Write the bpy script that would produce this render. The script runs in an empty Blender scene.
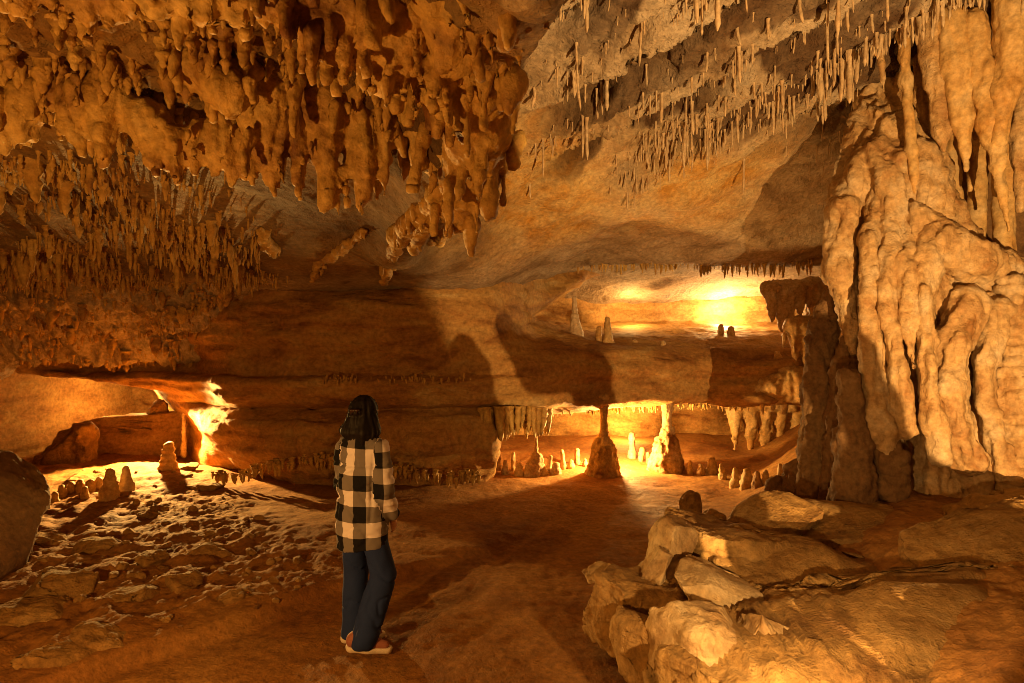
import bpy, math, time
import numpy as np
from math import radians, sin, cos, pi

# ------------------------------------------------------------------ camera, world, lamps, exposure
F = 600.0; CX, CY, CZ = 512.0, 341.5, 2.0
S = bpy.context.scene
COL = S.collection
def P(u, v, Y):
    """a point of the cave seen at photo position u, v and standing Y metres ahead"""
    return np.array([(u-CX)/F*Y, Y, CZ-(v-CY)/F*Y])

cam = bpy.data.objects.new('camera', bpy.data.cameras.new('camera')); COL.objects.link(cam)
cam.location = (0, 0, CZ); cam.rotation_euler = (radians(90), 0, 0)
cam.data.sensor_width = 36; cam.data.lens = 36*F/1024
cam.data.clip_start = 0.05; cam.data.clip_end = 200
S.camera = cam
w = bpy.data.worlds.new('World'); S.world = w; w.use_nodes = True
w.node_tree.nodes['Background'].inputs[0].default_value = (1.0, 0.45, 0.15, 1)
w.node_tree.nodes['Background'].inputs[1].default_value = 0.004
S.view_settings.view_transform = 'Standard'; S.view_settings.look = 'None'
S.view_settings.exposure = 0.5; S.view_settings.gamma = 1.0
S.cycles.use_denoising = True; S.cycles.filter_width = 0.9
S.cycles.max_bounces = 6; S.cycles.diffuse_bounces = 3; S.cycles.glossy_bounces = 2
S.cycles.sample_clamp_indirect = 6.0
S.cycles.caustics_reflective = False; S.cycles.caustics_refractive = False

def lamp(name, loc, power, color, size=0.05, aim=None, angle=100, blend=0.15):
    L = bpy.data.lights.new(name, 'SPOT' if aim is not None else 'POINT')
    L.energy = power; L.color = color; L.shadow_soft_size = size
    o = bpy.data.objects.new(name, L); COL.objects.link(o); o.location = loc
    if aim is not None:
        from mathutils import Vector
        o.rotation_euler = (Vector(aim)-Vector(loc)).to_track_quat('-Z', 'Y').to_euler()
        L.spot_size = radians(angle); L.spot_blend = blend
    return o
WARM = (1.0, 0.53, 0.13); AMBER = (1.0, 0.45, 0.095); PALE = (1.0, 0.58, 0.20)
FLOOD = np.array([2.2, 0.4, 0.85])
lamp('alcove_lamp', (-5.42, 9.28, 0.92), 1250, WARM, 0.03, aim=(-4.3, 6.2, -.8), angle=114, blend=0.25)
lamp('alcove_rear_lamp', (-6.75, 10.95, 0.95), 60, WARM, 0.05)
lamp('alcove_left_fill', (-6.9, 10.2, 0.7), 48, WARM, 0.05)  # added fill for the alcove's left wall, not a lamp of the cave
lamp('ledge_lamp', (4.2, 11.8, 2.42), 150, (1, .62, .24), 0.05)
lamp('ledge_fill', (2.3, 11.6, 2.60), 32, (1, .58, .18), 0.04)  # added fill that brightens the dim wall behind the ledge
lamp('passage_lamp', (1.56, 9.35, 0.42), 330, (1, .56, .16), 0.04)
lamp('passage_rear_lamp', (2.2, 11.6, 0.45), 80, WARM, 0.04)
lamp('path_lamp', FLOOD, 1400, PALE, 0.005, aim=(2.9, 5.6, 3.0), angle=160, blend=0.1)
lamp('pile_lamp', (1.05, 2.0, 0.95), 85, PALE, 0.02, aim=(1.6, 3.5, .40), angle=100, blend=0.4)
lamp('entrance_lamp', (-2.3, 1.3, 1.25), 195, AMBER, 0.04)

# ------------------------------------------------------------------ numpy helpers
RNG = np.random.default_rng(7)
def _h(ix, iy, iz, s):
    n = (ix.astype(np.int64)*374761393 + iy.astype(np.int64)*668265263 + iz.astype(np.int64)*2147483647 + s*1274126177) & 0xffffffff
    n = ((n ^ (n >> 13))*1274126177) & 0xffffffff
    n = ((n ^ (n >> 15))*2246822519) & 0xffffffff
    return ((n ^ (n >> 16)) & 0xffffff).astype(np.float32)/float(0xffffff)
def vnoise(p, s=0):
    p = np.asarray(p, np.float32); i = np.floor(p).astype(np.int64); f = p-i
    f = f*f*f*(f*(f*6-15)+10)
    x, y, z = i[..., 0], i[..., 1], i[..., 2]; fx, fy, fz = f[..., 0], f[..., 1], f[..., 2]
    def L(a, b, t): return a+(b-a)*t
    r = L(L(L(_h(x, y, z, s), _h(x+1, y, z, s), fx), L(_h(x, y+1, z, s), _h(x+1, y+1, z, s), fx), fy),
          L(L(_h(x, y, z+1, s), _h(x+1, y, z+1, s), fx), L(_h(x, y+1, z+1, s), _h(x+1, y+1, z+1, s), fx), fy), fz)
    return r*2-1
def fbm(p, sc=1.0, o=4, s=0, gain=0.5, ridged=False):
    p = np.asarray(p, np.float32)*sc; r = 0; a = 1.0; t = 0
    for k in range(o):
        n = vnoise(p+k*17.3, s+k)
        r = r+a*((1-2*np.abs(n)) if ridged else n); t += a; a *= gain; p = p*2.03
    return r/t
def v2(x, y, sc, s=0, o=3):
    return fbm(np.stack([x, y, np.zeros_like(x)], -1), sc, o, s)
def cells(p, sc, s=0):
    """distance to the nearest of scattered points, 0..1: rounded knobs when inverted"""
    p = np.asarray(p, np.float32)*sc; i = np.floor(p).astype(np.int64); best = np.full(p.shape[:-1], 9.0, np.float32)
    for a in (-1, 0, 1):
        for b in (-1, 0, 1):
            for c in (-1, 0, 1):
                x, y, z = i[..., 0]+a, i[..., 1]+b, i[..., 2]+c
                d = (x+_h(x, y, z, s)-p[..., 0])**2+(y+_h(x, y, z, s+1)-p[..., 1])**2+(z+_h(x, y, z, s+2)-p[..., 2])**2
                best = np.minimum(best, d)
    return np.sqrt(best)
def sst(a, b, x):
    t = np.clip((x-a)/(b-a), 0, 1); return t*t*(3-2*t)
def smin(a, b, k):
    h = np.maximum(k-np.abs(a-b), 0)/k; return np.minimum(a, b)-h*h*k*0.25
def smax(a, b, k): return -smin(-a, -b, k)

# ------------------------------------------------------------------ mesh and object helpers
def mesh_np(name, V, Q, smooth=True):
    V = np.asarray(V, np.float32); Q = np.asarray(Q, np.int32); n = Q.shape[1]
    m = bpy.data.meshes.new(name)
    m.vertices.add(len(V)); m.vertices.foreach_set('co', V.ravel())
    m.loops.add(Q.size); m.loops.foreach_set('vertex_index', Q.ravel())
    m.polygons.add(len(Q)); m.polygons.foreach_set('loop_start', np.arange(len(Q), dtype=np.int32)*n)
    m.polygons.foreach_set('use_smooth', np.full(len(Q), smooth))
    m.update(calc_edges=True)
    return m
def attr(m, name, vals):
    a = m.attributes.new(name, 'FLOAT', 'POINT'); a.data.foreach_set('value', np.asarray(vals, np.float32).ravel())
def normals(V, Q):
    a, b, c = V[Q[:, 0]], V[Q[:, 1]], V[Q[:, 2]]
    d = V[Q[:, -1]]
    n = np.cross(c-a, d-b) if Q.shape[1] == 4 else np.cross(b-a, c-a)
    N = np.zeros_like(V)
    for k in range(Q.shape[1]):
        for ax in range(3): N[:, ax] += np.bincount(Q[:, k], n[:, ax], len(V))
    return N/np.maximum(np.linalg.norm(N, axis=1, keepdims=True), 1e-9)
def link(name, m, mat, parent=None, loc=None):
    o = bpy.data.objects.new(name, m); COL.objects.link(o)
    if m is not None and mat is not None and len(m.materials) == 0: m.materials.append(mat)
    if parent is not None: o.parent = parent
    if loc is not None: o.location = loc
    return o
def tag(o, label=None, cat=None, group=None, kind=None):
    if label: o['label'] = label
    if cat: o['category'] = cat
    if group: o['group'] = group
    if kind or cat: o['kind'] = kind or 'thing'
    return o
def empty(name, loc, label, cat, group=None):
    return tag(link(name, None, None, loc=loc), label, cat, group)

class Field:
    """a small box of voxels that solids are blended into"""
    def __init__(s, lo, hi, h):
        s.lo = np.array(lo, float); s.h = h
        n = np.maximum(((np.array(hi)-s.lo)/h).astype(int)+1, 4); s.n = n
        s.ax = [(s.lo[k]+h*np.arange(n[k])).astype(np.float32) for k in range(3)]
        s.F = np.full(tuple(n), 1.0, np.float32)
    def sub(s, lo, hi):
        a = np.clip(np.floor((np.array(lo)-s.lo)/s.h).astype(int), 0, s.n); b = np.clip(np.ceil((np.array(hi)-s.lo)/s.h).astype(int)+1, 0, s.n)
        return tuple(slice(a[k], b[k]) for k in range(3))
    def grid(s, sl=None):
        ax = s.ax if sl is None else [s.ax[k][sl[k]] for k in range(3)]
        return np.meshgrid(*ax, indexing='ij')
    def capsule(s, a, b, ra, rb, k=0.05, cut=False, flat=None):
        a = np.array(a, float); b = np.array(b, float); m = max(ra, rb)*(1.0 if flat is None else max(1, *flat))+k+2*s.h
        sl = s.sub(np.minimum(a, b)-m, np.maximum(a, b)+m)
        if min(x.stop-x.start for x in sl) <= 0: return
        X, Y, Z = s.grid(sl); d = b-a; L = max(float(d@d), 1e-9)
        fx, fy, fz = (1, 1, 1) if flat is None else flat
        t = np.clip(((X-a[0])*d[0]+(Y-a[1])*d[1]+(Z-a[2])*d[2])/L, 0, 1)
        q = np.sqrt(((X-a[0]-t*d[0])/fx)**2+((Y-a[1]-t*d[1])/fy)**2+((Z-a[2]-t*d[2])/fz)**2)-(ra+(rb-ra)*t)
        s.F[sl] = smax(s.F[sl], -q, k) if cut else smin(s.F[sl], q, k)
    def chain(s, pts, rs, k=0.05, flat=None):
        for i in range(len(pts)-1): s.capsule(pts[i], pts[i+1], rs[i], rs[i+1], k, flat=flat)
    def ball(s, c, r, k=0.05, cut=False, flat=None): s.capsule(c, np.array(c)+1e-4, r, r, k, cut, flat)
    def mesh(s):
        Fd = s.F; I = Fd < 0
        c = sum(I[a:Fd.shape[0]-1+a, b:Fd.shape[1]-1+b, d:Fd.shape[2]-1+d].astype(np.int8) for a in (0, 1) for b in (0, 1) for d in (0, 1))
        act = (c > 0) & (c < 8); idx = np.argwhere(act)
        vid = np.full(act.shape, -1, np.int32); vid[act] = np.arange(len(idx))
        acc = np.zeros((len(idx), 3)); cnt = np.zeros(len(idx))
        cor = [(a, b, d) for a in (0, 1) for b in (0, 1) for d in (0, 1)]
        val = {q: Fd[idx[:, 0]+q[0], idx[:, 1]+q[1], idx[:, 2]+q[2]] for q in cor}
        for q in cor:
            for ax in range(3):
                if q[ax] == 0:
                    r = list(q); r[ax] = 1; r = tuple(r); f0, f1 = val[q], val[r]
                    x = (f0 < 0) != (f1 < 0); t = np.where(x, f0/np.where(x, f0-f1, 1), 0)
                    p = np.tile(np.array(q, float), (len(idx), 1)); p[:, ax] += t
                    acc += p*x[:, None]; cnt += x
        V = s.lo+s.h*(idx+acc/np.maximum(cnt, 1)[:, None])
        Q = []
        for ax in range(3):
            o1, o2 = (ax+1) % 3, (ax+2) % 3
            A = np.moveaxis(I, (ax, o1, o2), (0, 1, 2)); W = np.moveaxis(vid, (ax, o1, o2), (0, 1, 2))
            a = A[:-1, 1:-1, 1:-1]; b = A[1:, 1:-1, 1:-1]
            e = np.argwhere(a != b)
            if not len(e): continue
            f = a[e[:, 0], e[:, 1], e[:, 2]]; i, j, k = e[:, 0], e[:, 1]+1, e[:, 2]+1
            q = np.stack([W[i, j-1, k-1], W[i, j, k-1], W[i, j, k], W[i, j-1, k]], 1)
            q[~f] = q[~f][:, ::-1]; Q.append(q)
        return V, np.concatenate(Q)
def rough(V, Q, amp=0.03, sc=3.0, o=5, s=0, knob=0.0, ksc=12, zs=1.0):
    """push a surface along its normals with layered unevenness"""
    N = normals(V, Q); W = V*np.array([1, 1, zs])
    d = amp*fbm(W, sc, o, s)
    if knob: d = d+knob*(0.6-cells(W, ksc, s+50))
    return V+N*d[:, None]

# ------------------------------------------------------------------ materials
def rock_mat(name, cols, sc=1.2, bump=0.5, fine=60, rgh=0.75, strata=0.0, attr_col=None, spec=0.3, bd=0.02, brown_shade=False):
    m = bpy.data.materials.new(name); m.use_nodes = True; N = m.node_tree.nodes; L = m.node_tree.links
    b = N['Principled BSDF']; b.inputs['Specular IOR Level'].default_value = spec
    g = N.new('ShaderNodeNewGeometry')
    def noise(scale, detail=6, rough=0.55, vec=None, dist=0.0):
        n = N.new('ShaderNodeTexNoise'); n.inputs['Scale'].default_value = scale; n.inputs['Detail'].default_value = detail
        n.inputs['Roughness'].default_value = rough; n.inputs['Distortion'].default_value = dist
        L.new(vec or g.outputs['Position'], n.inputs['Vector']); return n
    vec = None
    if strata:
        mp = N.new('ShaderNodeMapping'); mp.inputs['Scale'].default_value = (1, 1, strata); L.new(g.outputs['Position'], mp.inputs['Vector']); vec = mp.outputs[0]
    n1 = noise(sc, 7, 0.6, vec, 0.6); r = N.new('ShaderNodeValToRGB'); L.new(n1.outputs[0], r.inputs[0])
    e = r.color_ramp.elements
    pos = np.linspace(0.30, 0.72, len(cols))
    e[0].position = pos[0]; e[0].color = (*cols[0], 1); e[1].position = pos[-1]; e[1].color = (*cols[-1], 1)
    for p_, c in zip(pos[1:-1], cols[1:-1]): q = e.new(p_); q.color = (*c, 1)
    col = r.outputs[0]
    if attr_col:
        a = N.new('ShaderNodeAttribute'); a.attribute_name = attr_col[0]
        mx = N.new('ShaderNodeMix'); mx.data_type = 'RGBA'; L.new(a.outputs['Fac'], mx.inputs[0]); L.new(col, mx.inputs[6])
        r2 = N.new('ShaderNodeValToRGB'); n3 = noise(3.0, 6, 0.6, None, 1.0); L.new(n3.outputs[0], r2.inputs[0])
        r2.color_ramp.elements[0].position = .35; r2.color_ramp.elements[1].position = .65
        r2.color_ramp.elements[0].color = (*attr_col[1], 1); r2.color_ramp.elements[1].color = (*attr_col[2], 1)
        L.new(r2.outputs[0], mx.inputs[7]); col = mx.outputs[2]
    if brown_shade:
        at = N.new('ShaderNodeAttribute'); at.attribute_name = 'brown_shade'
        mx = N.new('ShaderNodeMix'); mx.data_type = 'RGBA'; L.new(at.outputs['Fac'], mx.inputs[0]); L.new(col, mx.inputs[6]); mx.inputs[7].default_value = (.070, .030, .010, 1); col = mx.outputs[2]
    n2 = noise(fine*0.35, 8, 0.65)
    mr = N.new('ShaderNodeMapRange'); mr.inputs[1].default_value = 0.3; mr.inputs[2].default_value = 0.7; mr.inputs[3].default_value = 0.58; mr.inputs[4].default_value = 1.22
    L.new(n2.outputs[0], mr.inputs[0])
    hs = N.new('ShaderNodeHueSaturation'); L.new(mr.outputs[0], hs.inputs['Value']); L.new(col, hs.inputs['Color']); L.new(hs.outputs[0], b.inputs['Base Color'])
    nb = noise(fine*0.22, 10, 0.68, vec)
    bp = N.new('ShaderNodeBump'); bp.inputs['Strength'].default_value = bump; bp.inputs['Distance'].default_value = bd
    L.new(nb.outputs[0], bp.inputs['Height']); L.new(bp.outputs[0], b.inputs['Normal'])
    nr = noise(fine*0.75, 8, 0.7, vec, .3)
    try: nr.noise_type = 'RIDGED_MULTIFRACTAL'
    except Exception: pass
    b2 = N.new('ShaderNodeBump'); b2.inputs['Strength'].default_value = min(1, bump*.9); b2.inputs['Distance'].default_value = bd*.24
    L.new(nr.outputs[0], b2.inputs['Height']); L.new(bp.outputs[0], b2.inputs['Normal']); L.new(b2.outputs[0], b.inputs['Normal'])
    rr = N.new('ShaderNodeMapRange'); rr.inputs[3].default_value = rgh-0.18; rr.inputs[4].default_value = min(1, rgh+0.15)
    L.new(n1.outputs[0], rr.inputs[0]); L.new(rr.outputs[0], b.inputs['Roughness'])
    return m
def plain(name, col, rgh=0.8, bump=0.0, fine=200, spec=0.3):
    m = bpy.data.materials.new(name); m.use_nodes = True; N = m.node_tree.nodes; L = m.node_tree.links
    b = N['Principled BSDF']; b.inputs['Roughness'].default_value = rgh; b.inputs['Specular IOR Level'].default_value = spec
    t = N.new('ShaderNodeTexCoord'); n = N.new('ShaderNodeTexNoise'); n.inputs['Scale'].default_value = fine; n.inputs['Detail'].default_value = 4
    L.new(t.outputs['Object'], n.inputs['Vector'])
    hs = N.new('ShaderNodeHueSaturation'); hs.inputs['Color'].default_value = (*col, 1)
    mr = N.new('ShaderNodeMapRange'); mr.inputs[3].default_value = 0.6; mr.inputs[4].default_value = 1.4
    L.new(n.outputs[0], mr.inputs[0]); L.new(mr.outputs[0], hs.inputs['Value']); L.new(hs.outputs[0], b.inputs['Base Color'])
    if bump:
        bp = N.new('ShaderNodeBump'); bp.inputs['Strength'].default_value = bump; bp.inputs['Distance'].default_value = 0.004
        L.new(n.outputs[0], bp.inputs['Height']); L.new(bp.outputs[0], b.inputs['Normal'])
    return m
M = {}
M['floor'] = rock_mat('clay_floor', [(.17, .06, .012), (.30, .14, .033), (.38, .205, .06)], 0.9, 0.7, 55, 0.85, bd=0.03)
M['ceil'] = rock_mat('ceiling_rock', [(.15, .085, .04), (.36, .26, .16), (.46, .36, .25), (.33, .28, .22)], 1.6, 0.9, 60, 0.8,
                     attr_col=('ochre', (.50, .24, .035), (.60, .42, .18)), bd=0.05, brown_shade=True)
M['wall'] = rock_mat('wall_rock', [(.19, .075, .018), (.37, .19, .055), (.43, .25, .08), (.49, .34, .15)], 1.3, 0.8, 50, 0.8, strata=3.0, bd=0.03)
M['drip'] = rock_mat('orange_calcite', [(.17, .065, .014), (.43, .245, .06), (.50, .31, .08), (.56, .39, .14)], 3.0, 0.9, 60, 0.62, spec=0.4)
M['pale'] = rock_mat('pale_calcite', [(.27, .12, .035), (.46, .29, .13), (.54, .41, .26)], 3.5, 0.9, 70, 0.68, bd=0.02)
M['ochre'] = rock_mat('ochre_calcite', [(.40, .20, .05), (.52, .33, .13), (.54, .40, .22)], 2.5, 0.45, 70, 0.65, bd=0.02)
M['straw'] = rock_mat('straw_calcite', [(.46, .30, .16), (.58, .45, .29)], 4.0, 0.2, 60, 0.6)
M['shadow_brown'] = rock_mat('shadow_brown_dripstone', [(.10, .045, .015), (.19, .10, .04), (.24, .14, .06)], 2.2, 0.8, 60, 0.85, bd=0.03)  # brown rock, darkened to paint in the shade on pillars and recess wall
M['boulder'] = rock_mat('boulder_rock', [(.16, .075, .02), (.33, .19, .06), (.42, .27, .11)], 2.6, 1.0, 60, 0.85, bd=0.03)
M['limestone'] = rock_mat('pale_limestone', [(.26, .14, .05), (.46, .32, .16), (.56, .43, .26)], 3.0, 0.8, 60, 0.8, bd=0.025)

# ------------------------------------------------------------------ shape of the floor and ceiling
def floor_z(x, y):
    x = np.asarray(x, np.float32); y = np.asarray(y, np.float32)
    z = 0.05*v2(x, y, 0.7, 3)+0.022*v2(x, y, 2.6, 4, 4)+0.012*v2(x*0.5, y*2, 3.0, 41, 4)
    z = z*sst(2.0, 4.6, y)*0.8+z*0.2
    s1 = (x+1.9)*-.707+(y-4.0)*.707+0.12*v2(x, y, 1.5, 5); s2 = (x+0.8)*-.743+(y-4.6)*-.669+0.3*v2(x, y, 1.0, 6)
    m = sst(0, .14, s1); mm = m*sst(-0.5, .8, s2)
    lump = np.maximum(0, fbm(np.stack([x, y, 0*x], -1), 3.4, 5, 8, ridged=True))
    z = z+0.07*m*sst(-2.2, 0, s2)+mm*(0.03+0.05*lump*sst(0, .7, s1)*sst(9, 7, y)+0.07*sst(6.5, 8.6, y))
    sr = (x-.75)*.926-(y-3)*.378+0.25*v2(x, y, 0.9, 9)
    z = z+0.74*sst(0, 1.7, sr)*sst(1.3, 2.4, y)+0.05*sst(0, .6, sr)*v2(x, y, 2.5, 10)
    z = z+0.06*sst(9.5, 11.5, y)+0.03*v2(x, y, 1.6, 12)*sst(7.8, 9, y)
    return z
CLY = [-5, 0, 1.5, 2.2, 2.7, 3.1, 3.5, 3.9, 4.3, 5.0, 6.0, 6.9, 7.25, 7.6, 8.0, 8.35, 8.6, 8.9, 9.3, 10, 11.5, 12.5]
CLZ = [3.0, 3.4, 3.45, 3.42, 3.36, 3.5, 3.45, 3.22, 3.2, 3.06, 2.86, 2.66, 2.76, 2.38, 2.42, 2.08, 2.12, 1.64, 1.82, 2.15, 2.0, 1.5]
CSY = [-5, 0, 1.5, 3.1, 3.5, 3.9, 4.3, 5.0, 6.0, 7.0, 8.0, 9.0, 13]
CSZ = [3.0, 3.4, 3.45, 3.5, 3.45, 3.26, 3.2, 3.06, 2.88, 2.74, 2.68, 2.6, 2.5]
CRY = [-5, 0, 3, 3.9, 6, 7, 8, 9.15, 9.35, 9.8, 10.5, 11.5, 12.3, 13.2]
CRZ = [3.4, 4.2, 4.36, 4.26, 3.95, 3.66, 3.44, 3.16, 3.26, 3.3, 3.22, 3.02, 2.78, 2.3]
def ledge_trench(x, y, face=False):
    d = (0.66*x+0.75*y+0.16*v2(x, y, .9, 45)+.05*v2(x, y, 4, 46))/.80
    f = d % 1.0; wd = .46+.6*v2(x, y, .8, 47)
    if face: return d, sst(wd-.2, wd-.1, f)*sst(wd+.34+.5*v2(x, y, 1.9, 69), wd+.22+.5*v2(x, y, 1.9, 69), f)  # colour mask: shade painted along the face of each ledge trench
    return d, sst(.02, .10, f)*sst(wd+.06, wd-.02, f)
def ceil_z(x, y):
    x = np.asarray(x, np.float32); y = np.asarray(y, np.float32)
    yy = y+0.22*v2(x, y, .55, 20)
    a = np.interp(yy, CLY, CLZ); b = np.interp(yy, CSY, CSZ); t = sst(-4.3, -3.1, x+0.3*v2(x, y, .8, 21))
    cl = a*(1-t)+b*t+0.10*v2(x, y, 1.1, 22)*(1-t)+0.05*v2(x, y, 1.3, 26)
    xb = np.interp(y, [0, 2.3, 4.05, 5.85, 7, 8.2], [.4, .12, -.26, -1.0, -1.35, -1.6])+0.10*v2(x, y, 1.6, 23)
    cl = cl-0.22*np.exp(-((x-xb+0.12)/0.30)**2)*sst(6.6, 5.6, y)
    cr = np.interp(y+0.25*v2(x, y, .5, 24), CRY, CRZ)+0.19*np.clip(x-1, 0, 6)*sst(9.2, 6.5, y)
    d = (0.68*x+0.74*y+0.10*v2(x, y, 1.3, 25)); mk = sst(-.1, .5, x)*sst(7.0, 5.6, y)
    d1, tr = ledge_trench(x, y); cr = cr-(.16*((d1 % 1)-.5)-.13*tr)*mk
    f = (d/.31) % 1.0; cr = cr-.05*(np.where(f < .85, f/.85, (1-f)/.15)-.4)*mk
    cr = cr-0.16*np.exp(-(((x-1.9)/1.2)**2+((y-7.1)/.7)**2))-(0.16*v2(x, y, .8, 27)+0.12*np.abs(v2(x, y*1.6, 1.4, 28))-.05)*sst(5.2, 6.6, y)*sst(9.2, 8.6, y)-.05*v2(x, y, .8, 27)*sst(8.6, 9.2, y)
    low = sst(1.4, -.6, x)*sst(5.8, 7.9, y); cr = cr*(1-low)+low*np.minimum(cr, 2.75+0.05*v2(x, y, 1.5, 29))
    k = sst(0.0, .34, x-xb); k2 = sst(0, 1.6, x-xb); q = sst(5.0, 7.0, y); k = k*(1-q)+k2*q
    z = cl*(1-k)+cr*k
    edge = sst(6.4, 8.2, np.abs(x+0.9))+sst(-3.0, -5, y)
    return z*(1-np.clip(edge, 0, 1))+np.minimum(z, -0.3)*np.clip(edge, 0, 1)
def warp_grid():
    ys = [-5.0]
    while ys[-1] < 14.2: ys.append(ys[-1]+(0.12 if ys[-1] < 1.4 else max(0.011, 0.0062*ys[-1])))
    xs = [-8.6]
    while xs[-1] < 7.0: xs.append(xs[-1]+(0.018 if -4 < xs[-1] < 3.6 else 0.028))
    return np.array(xs, np.float32), np.array(ys, np.float32)
def sheet(name, fz, fine, up, mat, att=None):
    xs, ys = warp_grid(); X, Y = np.meshgrid(xs, ys, indexing='ij')
    Z = fz(X, Y); V = np.stack([X, Y, Z], -1).reshape(-1, 3).astype(np.float64)
    ny = len(ys); i = np.arange((len(xs)-1)*ny).reshape(-1, ny)[:, :-1].ravel()
    Q = np.stack([i, i+ny, i+ny+1, i+1], 1)
    if not up: Q = Q[:, ::-1]
    V = fine(V, Q)
    m = mesh_np(name, V, Q)
    for nm, fn in (att or ()): attr(m, nm, fn(V))
    return tag(link(name, m, mat), kind='structure')
def floor_fine(V, Q):
    x, y = V[:, 0], V[:, 1]
    left = sst(0, .5, (x+1.9)*-.707+(y-4.0)*.707)*sst(-.2, .5, (x+0.8)*-.743+(y-4.6)*-.669); mound = sst(.0, .5, (x-.75)*.926-(y-3)*.378)*sst(7.5, 6, y)
    rg = np.clip(left+.7*mound, 0, 1)
    d = 0.010*fbm(V, 7, 4, 31)+0.004*np.maximum(0, fbm(V, 22, 3, 33))+rg*(.050*fbm(V, 4.5, 6, 51, .6)+.012*np.maximum(0, .5-cells(V, 11, 52))+.016*fbm(V, 26, 3, 53, ridged=True))
    return V+np.array([0, 0, 1])*d[:, None]
def ceil_fine(V, Q):
    N = normals(V, Q); d = 0.035*fbm(V, 3.0, 5, 36)+0.012*fbm(V, 14, 4, 37)
    left = sst(0.25, -.25, V[:, 0])*sst(4.4, 3.4, V[:, 1])
    d = d+left*0.09*(0.55-cells(V*np.array([1, 1, .7]), 6.5, 38))+left*0.03*(0.5-cells(V, 17, 39))
    lip = sst(-3.0, -3.8, V[:, 0])*sst(7.0, 7.5, V[:, 1])*sst(9.6, 9.2, V[:, 1]); d = d+lip*(.13*(.5-cells(V*np.array([1, 1, .8]), 7, 57))+.05*(.5-cells(V, 17, 58)))
    pock = sst(.1, .6, V[:, 0])*sst(7, 5.5, V[:, 1]); d = d-pock*(0.05*np.maximum(0, fbm(V, 8, 3, 44, ridged=True))+.03*(cells(V, 11, 49)-.5))
    return V+N*d[:, None]
def ochre_mask(V):
    x, y = V[:, 0], V[:, 1]
    a = np.exp(-(((x-1.9)/1.6)**2+((y-7.1)/0.9)**2))+0.8*np.exp(-(((x-.2)/.8)**2+((y-6.2)/1.0)**2))
    a = a*(0.95+0.9*v2(x, y, 1.5, 60, 4))+sst(.2, -.3, x)*(0.85+.3*v2(x, y, 1.1, 61))*sst(7.2, 6.2, y)
    return np.clip(a, 0, 1)
def brown_shade_mask(V):
    x, y = V[:, 0].astype(np.float32), V[:, 1].astype(np.float32); _, t = ledge_trench(x, y, True)
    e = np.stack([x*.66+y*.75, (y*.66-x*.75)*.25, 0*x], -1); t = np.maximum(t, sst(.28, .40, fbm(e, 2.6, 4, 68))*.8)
    return np.clip(t*(.8+.5*v2(x, y, 3, 48)), 0, .95)*sst(.05, .6, x)*sst(6.8, 6.0, y)+sst(.1, -.4, x)*sst(7.4, 6.6, y)*np.clip(.72+.4*v2(x, y, 1.7, 66), .1, .9)  # shade bands painted along the right ledges, plus the browner left ceiling
T0 = time.time()
sheet('cave_floor', floor_z, floor_fine, True, M['floor'])
sheet('cave_ceiling', ceil_z, ceil_fine, False, M['ceil'], (('ochre', ochre_mask), ('brown_shade', brown_shade_mask)))
print('sheets', time.time()-T0)

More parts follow.
